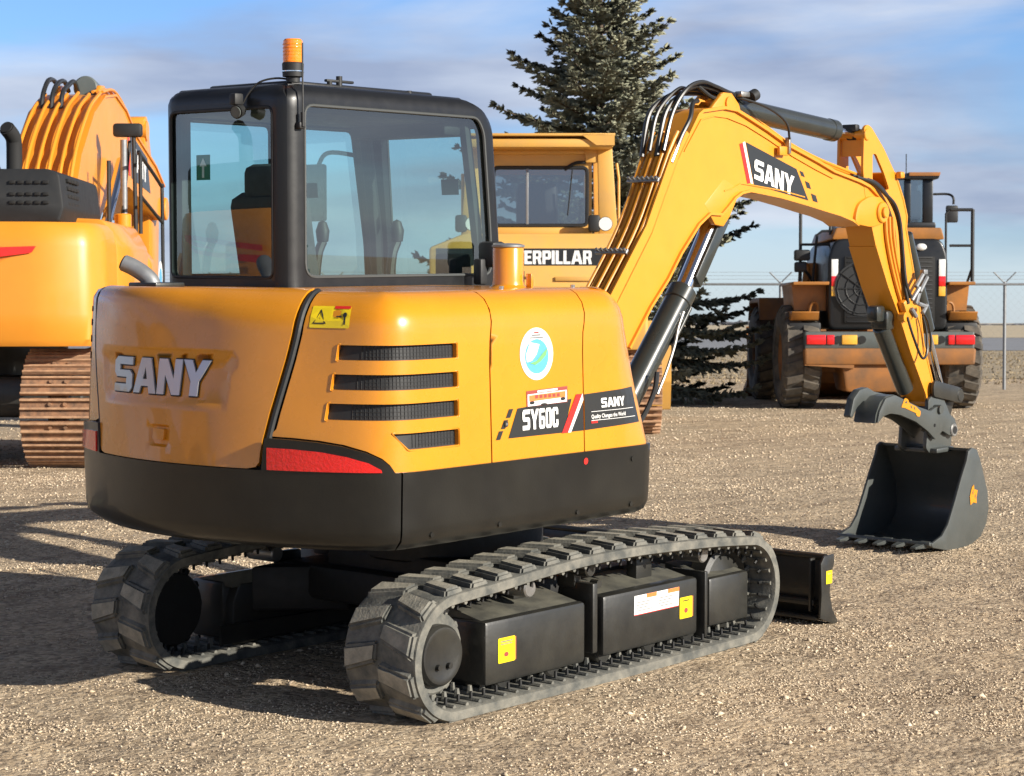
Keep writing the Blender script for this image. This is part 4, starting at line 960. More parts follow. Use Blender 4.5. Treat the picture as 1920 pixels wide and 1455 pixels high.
# ---------------------------------------------------------------- bucket
B0, B1 = -.205, .415
outer_p = [(4.60, .600), (4.665, .585), (4.705, .52), (4.76, .42), (4.815, .31), (4.83, .20), (4.80, .11), (4.73, .045), (4.62, .012), (4.49, .0), (4.30, .01), (4.14, .045)]
inner_p = [(p[0] + dx, p[1] + dz) for p, (dx, dz) in zip(outer_p, [(-.0, -.016), (-.016, -.01), (-.018, -.006), (-.018, -.004), (-.018, 0), (-.018, .004), (-.014, .012), (-.008, .016), (-.002, .018), (0, .018), (0, .018), (0, .014)])]
g = G(); vs = []; n = len(outer_p)
for p, q in zip(outer_p, inner_p): vs += [(p[0], B0, p[1]), (p[0], B1, p[1]), (q[0], B1, q[1]), (q[0], B0, q[1])]
g.addraw(vs, [(4 * i + k, 4 * i + (k + 1) % 4, 4 * i + 4 + (k + 1) % 4, 4 * i + 4 + k) for i in range(n - 1) for k in range(4)] + [(0, 1, 2, 3), tuple(4 * (n - 1) + k for k in range(4))])
side = [(4.555, .585), (4.60, .605), (4.665, .590), (4.72, .51), (4.765, .42), (4.82, .31), (4.835, .20), (4.805, .11), (4.735, .04), (4.62, .005), (4.49, -.008), (4.30, .0), (4.12, .035), (4.10, .06), (4.235, .095), (4.31, .16), (4.39, .29), (4.47, .43), (4.535, .53)]
for y in (B0 - .014, B1 - .002): g.prism(side, y, y + .018, bev=.003)
for y in (): g.prism([(4.235, .10), (4.31, .165), (4.39, .295), (4.47, .435), (4.43, .45), (4.34, .31), (4.26, .19), (4.17, .10), (4.12, .06)][::1], y, y + .016, bev=.003)
g.box((4.13, (B0 + B1) / 2, .05), (.10, B1 - B0 + .02, .022), .004, rot=('Y', radians(14)))
bucket = g.build('bucket', 'bucket', EX, ang=35)
for k in range(5):
    y = B0 + .05 + k * (B1 - B0 - .10) / 4
    g = G(); b = bmesh.new()
    P = [(4.16, y - .038, .068), (4.16, y + .038, .068), (4.16, y + .038, .028), (4.16, y - .038, .028), (3.985, y - .022, .046), (3.985, y + .022, .046), (3.985, y + .022, .036), (3.985, y - .022, .036)]
    bv = [b.verts.new(p) for p in P]
    for f in ((0, 1, 2, 3), (4, 5, 6, 7), (0, 1, 5, 4), (1, 2, 6, 5), (2, 3, 7, 6), (3, 0, 4, 7)): b.faces.new([bv[i] for i in f])
    bmesh.ops.recalc_face_normals(b, faces=b.faces[:]); bmesh.ops.bevel(b, geom=b.edges[:], offset=.006, segments=2, affect='EDGES'); g.merge(b)
    g.build('tooth', 'bucket', bucket)
# hanger plates on top of the bucket
g = G()
for y in (.0, .175): g.prism(rpoly([(4.42, .90), (4.50, .94), (4.60, .92), (4.70, .80), (4.74, .70), (4.72, .60), (4.66, .56), (4.56, .56), (4.46, .56), (4.40, .60), (4.42, .75)], .02), y - .012, y + .014, bev=.004)
g.box((4.56, .09, .585), (.22, .30, .03), .008); g.cyl((4.68, -.03, .72), (4.68, .22, .72), .035, bev=.006); g.build('bucket_ears', 'bucket', bucket)
g = G(); g.m('steel').cyl((4.685, -.055, .70), (4.685, -.02, .70), .042, n=24, bev=.006); g.m('dark').cyl((4.685, -.058, .70), (4.685, -.05, .70), .024, n=20); g.build('pin_boss', None, bucket)
# orange emblem on the bucket side: a small pointed crest
def fb(a, b, o): return (a, B0 - .016 - o, b)
cr_ = [(4.575, .305), (4.60, .36), (4.625, .375), (4.63, .345), (4.675, .335), (4.66, .29), (4.665, .255), (4.62, .265), (4.585, .25)]
g = G(); g.m('yellow').sheet([cr_], fb, off=.002, step=9); g.m('bucket').sheet([[(4.605, .325), (4.62, .345), (4.615, .31)], [(4.635, .30), (4.65, .315), (4.645, .285)]], fb, off=.003, step=9); g.build('orange_emblem', None, bucket, flat=True)
# ---------------------------------------------------------------- thumb
g = G()
tp = rpoly([(3.745, .80), (3.77, .87), (3.84, .945), (3.95, .958), (4.24, .870), (4.389, .836), (4.47, .86), (4.592, .825), (4.70, .77), (4.751, .69), (4.70, .665), (4.631, .671), (4.544, .705), (4.461, .652), (4.40, .69), (4.359, .714), (4.209, .781), (4.014, .835), (3.90, .85), (3.82, .84), (3.765, .81)], .015)
g.prism(tp, -.045, -.025, bev=.004); g.prism(tp, .10, .12, bev=.004)
# curved back plate between the two cheeks
bp_ = [(3.745, .80), (3.755, .85), (3.80, .915), (3.86, .945), (3.95, .952), (4.24, .865), (4.36, .835)]
strip(bp_, .016, -.03, .105)
g.cyl((4.50, -.06, .84), (4.50, .26, .84), .028)
thumb = g.build('thumb', 'bucket', EX, ang=30)
for y0, dx_ in ((.075, .215),):
    g = G(); P = rpoly([(a_ + dx_, b_ + .02) for a_, b_ in ((3.85, .93), (3.70, .955), (3.62, .985), (3.53, .975), (3.46, .925), (3.42, .82), (3.445, .81), (3.50, .87), (3.57, .905), (3.68, .885), (3.83, .83))], .012); g.prism(P, y0 + .0, y0 + .05, bev=.006); g.build('thumb_tine', 'bucket', thumb)
g = G(); 
def ft(a, b, o): return (a, -.046 - o, b)
g.m('yellow').sheet([rpoly([(4.02, .880), (4.06, .935), (4.10, .925), (4.115, .90), (4.20, .875), (4.26, .84), (4.25, .81), (4.21, .815), (4.20, .835), (4.06, .875)], .01)], ft, off=.002, step=9); g.m('bucket').sheet([[(4.06, .905), (4.08, .918), (4.09, .90)], [(4.13, .882), (4.14, .886), (4.15, .868), (4.14, .866)], [(4.17, .872), (4.18, .874), (4.19, .856), (4.18, .856)]], ft, off=.003, step=9); g.build('orange_emblem', None, thumb, flat=True)
g = G(); g.cyl((4.44, -.05, .745), (4.44, -.042, .745), .010, n=10); g.build('pin_hole', 'dark', thumb)
# ================================================================ ground
def gravel_mat():
    m = bpy.data.materials.new('gravel ground'); m.use_nodes = True; nt = m.node_tree; N = nt.nodes; L = nt.links; b = N['Principled BSDF']
    b.inputs['Roughness'].default_value = 0.95; b.inputs['Specular IOR Level'].default_value = 0.2
    t = N.new('ShaderNodeTexCoord')
    def noise(sc, det=6, ro=.6):
        n = N.new('ShaderNodeTexNoise'); n.inputs['Scale'].default_value = sc; n.inputs['Detail'].default_value = det; n.inputs['Roughness'].default_value = ro; L.new(t.outputs['Object'], n.inputs['Vector']); return n
    def ramp(src, stops):
        r = N.new('ShaderNodeValToRGB'); e = r.color_ramp.elements
        while len(e) < len(stops): e.new(.5)
        for i, (p, c) in enumerate(stops): e[i].position = p; e[i].color = (*c, 1)
        L.new(src, r.inputs[0]); return r
    v = N.new('ShaderNodeTexVoronoi'); v.inputs['Scale'].default_value = 42; L.new(t.outputs['Object'], v.inputs['Vector'])
    sp = N.new('ShaderNodeSeparateColor'); L.new(v.outputs['Color'], sp.inputs[0])
    stone = ramp(sp.outputs[0], [(0, (0.312, 0.249, 0.177)), (.3, (0.510, 0.403, 0.279)), (.6, (0.614, 0.493, 0.344)), (.85, (0.697, 0.577, 0.419)), (1, (0.395, 0.318, 0.233))])
    big = noise(1.3, 8, .65); mpg = N.new('ShaderNodeMapping'); mpg.inputs['Rotation'].default_value = (0, 0, radians(-28)); mpg.inputs['Scale'].default_value = (.55, 2.6, 1); L.new(t.outputs['Object'], mpg.inputs[0]); L.new(mpg.outputs[0], big.inputs['Vector']); bigr = ramp(big.outputs[0], [(.33, (.62, .57, .52)), (.46, (.90, .87, .83)), (.62, (1.12, 1.07, .99))])
    med = noise(9, 8, .7); medr = ramp(med.outputs[0], [(.33, (.62, .60, .60)), (.55, (1, 1, 1)), (.75, (1.1, 1.07, 1.0))])
    m1 = N.new('ShaderNodeMix'); m1.data_type = 'RGBA'; m1.blend_type = 'MULTIPLY'; m1.inputs[0].default_value = .75; L.new(stone.outputs[0], m1.inputs[6]); L.new(bigr.outputs[0], m1.inputs[7])
    m2 = N.new('ShaderNodeMix'); m2.data_type = 'RGBA'; m2.blend_type = 'MULTIPLY'; m2.inputs[0].default_value = .9; L.new(m1.outputs[2], m2.inputs[6]); L.new(medr.outputs[0], m2.inputs[7])
    L.new(m2.outputs[2], b.inputs['Base Color'])
    bp1 = N.new('ShaderNodeBump'); bp1.inputs['Strength'].default_value = 1.0; bp1.inputs['Distance'].default_value = .012; L.new(v.outputs['Distance'], bp1.inputs['Height']); bp1.invert = True
    bp2 = N.new('ShaderNodeBump'); bp2.inputs['Strength'].default_value = .9; bp2.inputs['Distance'].default_value = .05; L.new(med.outputs[0], bp2.inputs['Height']); L.new(bp1.outputs[0], bp2.inputs['Normal']); L.new(bp2.outputs[0], b.inputs['Normal'])
    return m
M['gravel'] = gravel_mat()
def hnoise(x, y):
    return (sin(x * 1.7 + 1.3 * sin(y * 1.1)) + sin(y * 2.3 + 1.7 * sin(x * .9)) + .6 * sin(x * 5.1 + y * 3.7) + .5 * sin(y * 6.3 - x * 4.4 + 1)) * .25
def gz(x, y):
    z = ground_z(x, y)
    # flat under the tracks, gently rutted elsewhere
    dx = max(0, abs(x) - 1.5); dy = max(0, abs(y) - 1.1); k = min(1, hypot(dx, dy) / .8)
    db = hypot(x - 4.4, y - .1); k = min(k, max(0, (db - .5) / .6)) if db < 1.1 else k
    dist = hypot(x - CAM.x, y - CAM.y); far = exp(-max(0, dist - 12) / 30)
    return z - .004 - .008 * k + k * (.024 * hnoise(x, y) + .008 * hnoise(x * 3.1, y * 3.3)) * (.4 + .6 * far)
def axis(c, n, h, R):
    """positions that are fine near c and reach R"""
    out = []; a = 1.0
    k = math.asinh(R / (h * 12)) 
    for i in range(-n, n + 1):
        t = i / n; out.append(c + h * 12 * math.sinh(t * k))
    return out
XS = axis(2, 150, .5, 2600); YS = axis(2, 150, .5, 2600)
vs = [(x, y, gz(x, y)) for y in YS for x in XS]; nx = len(XS)
g = G(); g.addraw(vs, [(j * nx + i, j * nx + i + 1, (j + 1) * nx + i + 1, (j + 1) * nx + i) for j in range(len(YS) - 1) for i in range(nx - 1)])
o = g.build('ground', 'gravel', None, ang=180, recalc=False); o['kind'] = 'structure'
# loose stones
import numpy as np
def stones():
    rng = np.random.default_rng(5)
    oc = np.array([(1, 0, 0), (-1, 0, 0), (0, 1, 0), (0, -1, 0), (0, 0, 1), (0, 0, -.5)], float)
    of = np.array([(0, 2, 4), (2, 1, 4), (1, 3, 4), (3, 0, 4), (2, 0, 5), (1, 2, 5), (3, 1, 5), (0, 3, 5)])
    P = []
    for d0, d1, dens, r0, r1 in ((6.0, 9.0, 4300, .003, .0080), (9.0, 13, 2500, .0035, .0092), (13, 20, 650, .0055, .014), (20, 34, 120, .009, .022), (6.0, 14, 45, .010, .021)):
        w0 = .30 * d1 + .8
        n = int((d1 - d0) * 2 * w0 * dens)
        D = rng.uniform(d0, d1, n); Lr = rng.uniform(-w0, w0, n)
        keep = np.abs(Lr) < .27 * D + .7; D = D[keep]; Lr = Lr[keep]; n = len(D)
        r = r0 + (r1 - r0) * rng.random(n) ** 2.2
        x = CAM.x + FW.x * D + RT.x * Lr; y = CAM.y + FW.y * D + RT.y * Lr
        # stones gather in patches
        ns = np.sin(x * 1.9 + 1.3 * np.sin(y * 2.3)) + np.sin(y * 2.7 + 1.1 * np.sin(x * 3.1)) + np.sin(x * 6 + y * 5)
        k2 = rng.random(n) < (.50 + .24 * ns)
        inside = (np.abs(x) < 1.33) & (np.abs(np.abs(y) - .77) < .22)
        k2 &= ~inside
        P.append(np.stack([x[k2], y[k2], r[k2]], 1))
    P = np.concatenate(P); n = len(P); q_ = np.sin(P[:, 0] * .8 + 1.2 * np.sin(P[:, 1] * .9)) * np.sin(P[:, 1] * 1.3 - .7 * np.sin(P[:, 0] * 1.4)) + .5 * np.sin(P[:, 0] * 2.9 + 2.1 * P[:, 1])
    z = np.array([gz(a, b) for a, b in P[:, :2]])
    sc = P[:, 2][:, None] * rng.uniform(.65, 1.25, (n, 3)) * np.array([1, 1, .60])
    an = rng.uniform(0, 2 * np.pi, n); ca, sa = np.cos(an), np.sin(an)
    vv = oc[None] * (1 + rng.uniform(-.28, .28, (n, 6, 3))) * sc[:, None, :]
    X = vv[..., 0] * ca[:, None] - vv[..., 1] * sa[:, None]; Y = vv[..., 0] * sa[:, None] + vv[..., 1] * ca[:, None]; Z = vv[..., 2]
    tl_ = rng.uniform(-.5, .5, (n, 2)); Z2 = Z + X * tl_[:, :1] + Y * tl_[:, 1:]
    co = np.stack([X + P[:, 0][:, None], Y + P[:, 1][:, None], Z2 + (z + P[:, 2] * .12)[:, None]], -1).reshape(-1, 3)
    fa = (of[None] + (np.arange(n) * 6)[:, None, None]).reshape(-1, 3)
    me = bpy.data.meshes.new('loose_stones'); me.vertices.add(len(co)); me.vertices.foreach_set('co', co.ravel())
    me.loops.add(len(fa) * 3); me.loops.foreach_set('vertex_index', fa.ravel().astype(np.int32)); me.polygons.add(len(fa))
    me.polygons.foreach_set('loop_start', (np.arange(len(fa)) * 3).astype(np.int32)); me.polygons.foreach_set('loop_total', np.full(len(fa), 3, np.int32))
    me.update(); at_ = me.attributes.new('tone', 'FLOAT', 'POINT'); at_.data.foreach_set('value', np.repeat(np.clip(rng.random(n) * .86 + .07 + .13 * q_, 0, 1), 6).astype(np.float32))
    m = bpy.data.materials.new('stone'); m.use_nodes = True; nt = m.node_tree; b = nt.nodes['Principled BSDF']; b.inputs['Roughness'].default_value = .85
    a = nt.nodes.new('ShaderNodeAttribute'); a.attribute_name = 'tone'; r = nt.nodes.new('ShaderNodeValToRGB'); e = r.color_ramp.elements
    st = [(0, (0.177, 0.134, 0.102)), (.12, (0.385, 0.303, 0.219)), (.35, (0.520, 0.413, 0.284)), (.6, (0.624, 0.502, 0.353)), (.9, (0.686, 0.567, 0.414)), (1, (0.738, 0.627, 0.474))]
    while len(e) < len(st): e.new(.5)
    for i, (p, c) in enumerate(st): e[i].position = p; e[i].color = (*c, 1)
    nt.links.new(a.outputs['Fac'], r.inputs[0]); nt.links.new(r.outputs[0], b.inputs['Base Color'])
    me.materials.append(m); o = bpy.data.objects.new('loose_stones', me); COL.objects.link(o); o['kind'] = 'stuff'; o['label'] = 'loose tan gravel stones covering the yard'; o['category'] = 'gravel'
    print('stones', n)
stones()
# dry field, road and far shore of trees: sheets in view-aligned strips on the flat far ground
def far_z(): return .17
def strip_sheet(name, D0, D1, mt, dz, wob=0):
    g = G(); N = 60; vs = []
    for i in range(N + 1):
        for D in (D0 + (wob * sin(i * 1.7) * .5 + wob * sin(i * .63) if wob else 0), D1):
            Lr = (-1 + 2 * i / N) * (D1 * .6 + 60); p = CAM + FW * D + RT * Lr; vs.append((p.x, p.y, max(gz(p.x, p.y), .155) + dz))
    g.addraw(vs, [(2 * i, 2 * i + 2, 2 * i + 3, 2 * i + 1) for i in range(N)]); o = g.build(name, mt, None, recalc=False, flat=True); o['kind'] = 'structure'; return o
M['drygrass'] = mat('dry prairie grass', (.37, .29, .175), .95, vcol=(.28, .22, .14), vscale=.8, bump=.6, bscale=6)
M['road'] = mat('pale asphalt road', (.23, .235, .25), .85, vcol=(.19, .195, .205), vscale=.3)
M['verge'] = mat('pale dry verge', (.50, .41, .27), .95, var=.2, vscale=.2)
strip_sheet('dry_field', 47, 97, 'drygrass', .012, 2.5); strip_sheet('road', 96, 175, 'road', .030); strip_sheet('far_verge', 174, 2400, 'verge', .045)
# short grass tufts on the dry field edge
g = G(); rg = random.Random(3)
for i in range(4200):
    D = 44 + rg.random() * 50; u = rg.uniform(1180, 2150); p = at(u, D, .175); h = rg.uniform(.02, .06)
    for k in range(3):
        a = rg.uniform(0, pi); w = .03; dx, dy = cos(a) * w, sin(a) * w; g.addraw([(p.x - dx, p.y - dy, p.z - .01), (p.x + dx, p.y + dy, p.z - .01), (p.x + rg.uniform(-.06, .06), p.y + rg.uniform(-.06, .06), p.z + h)], [(0, 1, 2)])
o = g.build('dry_grass', 'drygrass', None, recalc=False, flat=True); o['kind'] = 'stuff'; o['label'] = 'short dry grass tufts beyond the gravel yard'; o['category'] = 'grass'
# distant tree belt
g = G(); M['farwood'] = mat('far bare woods', (.13, .13, .14), .95, var=.3, vscale=.05); N = 1100; rg = random.Random(9)
for i in range(N):
    Lr = -420 + 900 * i / N + rg.uniform(-1, 1); D = 950 + rg.uniform(-25, 25); p = CAM + FW * D + RT * Lr; h = rg.uniform(.6, 1.15) * (1 + .5 * sin(i * .07)); w = rg.uniform(2, 4.5)
    b = bmesh.new(); bmesh.ops.create_icosphere(b, subdivisions=1, radius=1)
    for v in b.verts: v.co = V((v.co.x * w * rg.uniform(.7, 1.2), v.co.y * w, v.co.z * h * rg.uniform(.7, 1.2))) + V((p.x, p.y, h * .6))
    g.merge(b)
o = g.build('far_woods', 'farwood', None, flat=True); o['kind'] = 'stuff'; o['label'] = 'thin dark belt of distant trees on the horizon'; o['category'] = 'woods'
# ================================================================ spruce
def lerp(T_, x):
    for (a, b), (c, d) in zip(T_, T_[1:]):
        if a <= x <= c: return b + (d - b) * (x - a) / (c - a)
    return T_[-1][1]
def spruce():
    T = empty('spruce_tree', 'tall grey green spruce with layered boughs behind the boom', 'tree', at(1124, 34.5, .17))
    M['needles'] = mat('spruce needles', (.22, .235, .165), .7, vcol=(.36, .35, .24), vscale=2.2, spec=.3)
    nt = M['needles'].node_tree; N_ = nt.nodes; L_ = nt.links; b_ = N_['Principled BSDF']; tc_ = N_.new('ShaderNodeTexCoord'); ge_ = N_.new('ShaderNodeNewGeometry')
    mu = N_.new('ShaderNodeVectorMath'); mu.operation = 'MULTIPLY'; mu.inputs[1].default_value = (1, 1, 0); L_.new(tc_.outputs['Object'], mu.inputs[0]); ad = N_.new('ShaderNodeVectorMath'); ad.operation = 'ADD'; ad.inputs[1].default_value = (0, 0, .55); L_.new(mu.outputs[0], ad.inputs[0])
    no = N_.new('ShaderNodeVectorMath'); no.operation = 'NORMALIZE'; L_.new(ad.outputs[0], no.inputs[0]); sc_ = N_.new('ShaderNodeVectorMath'); sc_.operation = 'SCALE'; sc_.inputs['Scale'].default_value = 1.3; L_.new(no.outputs[0], sc_.inputs[0])
    a2 = N_.new('ShaderNodeVectorMath'); a2.operation = 'ADD'; L_.new(sc_.outputs[0], a2.inputs[0]); L_.new(ge_.outputs['Normal'], a2.inputs[1]); n2_ = N_.new('ShaderNodeVectorMath'); n2_.operation = 'NORMALIZE'; L_.new(a2.outputs[0], n2_.inputs[0]); L_.new(n2_.outputs[0], b_.inputs['Normal'])
    H = 9.0; g = G(); rg = random.Random(11)
    prof = [(0, .15), (1.5, .13), (4, .09), (6.5, .05), (8.9, .012)]
    g.tube([(0, 0, z) for z, r in prof], [r for z, r in prof], n=10, smooth=False); 
    F = G(); nv = 0
    V_ = []; F_ = []
    def tuft(p, d, L, w):
        """a needled twig tip: three crossed thin blades"""
        nonlocal V_, F_
        d = d.normalized(); s = d.orthogonal().normalized(); t = d.cross(s); a0 = rg.uniform(0, pi)
        for k in range(2):
            a = a0 + k * pi / 2; n = s * cos(a) + t * sin(a); b = len(V_)
            V_ += [p - n * w * .5, p + n * w * .5, p + d * L * .6 + n * w * .75, p + d * L * 1.05, p + d * L * .5 - n * w * .8]
            F_ += [(b, b + 1, b + 2, b + 3, b + 4)]
    z = .35
    while z < H - .25:
        f = z / H
        R0 = lerp([(0, 2.5), (1, 2.95), (2.8, 2.75), (4, 1.95), (4.5, 1.72), (5.05, 1.55), (5.5, 1.2), (6, 1.06), (6.9, .84), (8.0, .36), (9.2, .06)], z)
        nb = 9 if z < 2.6 else (7 if z < 5.5 else 6)
        a0 = rg.uniform(0, 2 * pi)
        for k in range(nb):
            a = a0 + 2 * pi * k / nb + rg.uniform(-.35, .35)
            R = R0 * rg.uniform(.55, 1.12)
            az = HEAD - pi / 2
            # a few long boughs where the photo shows them
            dirx = cos(a)
            up = .10 + .70 * f ** 1.3
            base = V((0, 0, z)); P = []
            n = max(4, int(R / .13)); droop = .34 * (1 - f) * R
            for i in range(n + 1):
                t = i / n; P.append(base + V((cos(a) * R * t, sin(a) * R * t, up * R * t - droop * (1.9 * t * t - 1.45 * t ** 3.2))))
            g.tube([tuple(q) for q in P], [.022 * (1 - .85 * i / n) * (R + .4) / 2 + .003 for i in range(n + 1)], n=5, smooth=False)
            for i in range(1, n + 1):
                t = i / n; d = (P[i] - P[i - 1]).normalized(); side = V((-sin(a), cos(a), 0))
                Ls = (.18 + .52 * sin(pi * min(1, t * .9 + .12)) * R / 2.6) * rg.uniform(.7, 1.2) * (1 - .55 * t)
                for sg in (-1, 1):
                    if t < .16: continue
                    dd = (d * .75 + side * sg * .9 + V((0, 0, rg.uniform(-.28, .12)))).normalized(); m = max(2, int(Ls / .05))
                    for j in range(m):
                        q = P[i] + dd * (Ls * (j + .4) / m) + V((rg.uniform(-.02, .02), rg.uniform(-.02, .02), -.10 * (j / m) ** 2 * Ls))
                        for c in range(5):
                            tuft(q, dd + V((rg.uniform(-.7, .7), rg.uniform(-.7, .7), rg.uniform(-.45, .35))), rg.uniform(.07, .13), rg.uniform(.018, .032))
                for c in range(3): tuft(P[i] + V((rg.uniform(-.03, .03), rg.uniform(-.03, .03), rg.uniform(-.03, .03))), d + V((rg.uniform(-.6, .6), rg.uniform(-.6, .6), rg.uniform(-.3, .5))), rg.uniform(.08, .14), .035)
        z += (.20 + .05 * rg.random()) * (1.0 if z < 6 else .8)
    # leader
    for i in range(60): q = V((rg.uniform(-.04, .04), rg.uniform(-.04, .04), H - .5 + .6 * i / 60)); tuft(q, V((rg.uniform(-.6, .6), rg.uniform(-.6, .6), 1)), .1, .03)
    g.build('trunk', 'bark', T)
    me = bpy.data.meshes.new('crown'); me.from_pydata([tuple(v) for v in V_], [], F_); me.materials.append(M['needles']); o = bpy.data.objects.new('crown', me); COL.objects.link(o); o.parent = T
    print('spruce faces', len(F_))
spruce()
# ================================================================ chain link fence
def fence():
    D = 41.0; T = empty('chain_link_fence', 'galvanised chain link fence with barbed wire arms behind the yard', 'fence', at(960, D, .17), HEAD - pi / 2)
    k = FPX / D; H = 2.08; x0 = (-330 - 960) / k; x1 = (2270 - 960) / k; sp = 210 / k; xs = []
    x = (1883 - 960) / k
    while x > x0: x -= sp
    while x < x1: xs.append(x); x += sp
    for x in xs:
        g = G(); g.cyl((x, 0, -.3), (x, 0, H), .032, n=12); g.cyl((x, 0, H), (x, 0, H + .05), .04, .02, n=12)
        for s in (-1, 1): g.cyl((x, 0, H + .02), (x + s * .22, 0, H + .24), .014, n=8)
        g.build('fence_post', 'galv', T)
    g = G(); g.cyl((xs[0], -.03, H), (xs[-1], -.03, H), .024, n=10); g.build('top_rail', 'galv', T)
    g = G()
    for s in (-1, 1):
        for q in (.08, .15, .22): g.cyl((xs[0], 0, H + .02 + q), (xs[-1], 0, H + .02 + q), .004, n=4, cap=False) if s > 0 else None
    g.build('barbed_wire', 'galv', T)
    g = G(); x = xs[0]; p = .16; h = H - .05
    while x < xs[-1]:
        g.addraw([(x - .0009, 0, 0), (x + .0009, 0, 0), (x + h + .0009, 0, h), (x + h - .0009, 0, h)], [(0, 1, 2, 3)]); g.addraw([(x + h - .0009, .003, 0), (x + h + .0009, .003, 0), (x + .0009, .003, h), (x - .0009, .003, h)], [(0, 1, 2, 3)]); x += p
    g.build('wire_mesh', 'galv', T, recalc=False, flat=True)
fence()
# ================================================================ machines behind; local frame: x to the right, y away from the camera, z up
def crawler(T, xc, w, y0, y1, h, nsh, sh_mat='rust', side=1):
    """steel crawler track: shoes all round a closed loop, frame, sprocket, idler, rollers"""
    r = h / 2 - .03; ring = []
    for k in range(13): a = radians(-90 - 15 * k); ring.append((y0 + r + .03 + r * cos(a), h / 2 + r * sin(a)))
    for k in range(1, 6): ring.append((y0 + r + (y1 - y0 - 2 * r) * k / 6, h - .03 - .05 * sin(pi * k / 6)))
    for k in range(13): a = radians(90 - 15 * k); ring.append((y1 - r - .03 + r * cos(a), h / 2 + r * sin(a)))
    for k in range(5, 0, -1): ring.append((y0 + r + (y1 - y0 - 2 * r) * k / 6, .03))
    P = catm(ring, 5); pos, tot, n = loop_path(P, tot_pitch(P, nsh)); g = G(); g.m(sh_mat); b = G()
    ym = (y0 + y1) / 2
    for i in range(n):
        y, z, ty, tz = pos(tot * i / n); ny, nz = tz, -ty
        if (y - ym) * ny * .1 + (z - h / 2) * nz < 0: ny, nz = -ny, -nz
        an = atan2(tz, ty); L = tot / n
        R = Matrix.Rotation(an, 4, 'X'); sg = 1 if (R @ V((0, 0, 1))).dot(V((0, ny, nz))) > 0 else -1
        c = V((xc, y, z)); nn = V((0, ny, nz)); tt = V((0, ty, tz))
        g.m(sh_mat).box(c, (w, L * .90, .022), .004, rot=R, seg=1)
        g.m('rustlight' if sh_mat == 'rust' else sh_mat)
        for q in (-.40, -.02, .36):
            g.box(c + tt * (L * q) + nn * .024, (w * .995, L * .10, .036), .004, rot=R, seg=1)
        g.m(sh_mat)
        for q in (-.10, .10): g.cyl(c + V((w * q, 0, 0)) + tt * (L * .17) + nn * .010, c + V((w * q, 0, 0)) + tt * (L * .17) + nn * .030, .018, n=6)
        g.box(c - nn * .05, (.16, L * .8, .08), .01, rot=R, seg=1)
    g.build('crawler_track', None, T, ang=30)
    g = G(); g.box((xc, ym, h * .45), (w * .45, (y1 - y0) - 2 * r - .1, h * .34), .03); 
    g.cyl((xc - .08, y0 + r + .03, h / 2), (xc + .08, y0 + r + .03, h / 2), r * .72, n=28, bev=.02); g.cyl((xc - .16, y0 + r + .03, h / 2), (xc + .16, y0 + r + .03, h / 2), r * .45, n=24, bev=.02)
    g.cyl((xc - .09, y1 - r - .03, h / 2), (xc + .09, y1 - r - .03, h / 2), r * .75, n=28, bev=.02); g.build('track_frame', 'black', T)
    for k in range(6): 
        g = G(); yy = y0 + r + .15 + (y1 - y0 - 2 * r - .3) * k / 5; g.cyl((xc - .12, yy, .19), (xc + .12, yy, .19), .11, n=18, bev=.01); g.build('roller', 'black', T)
def tot_pitch(P, n):
    t = sum(math.dist(P[i], P[(i + 1) % len(P)]) for i in range(len(P))); return t / n
def plate(g, P, x0, x1, bev=.01, seg=2): g.prism(P, x0, x1, axis='x', bev=bev, seg=seg)
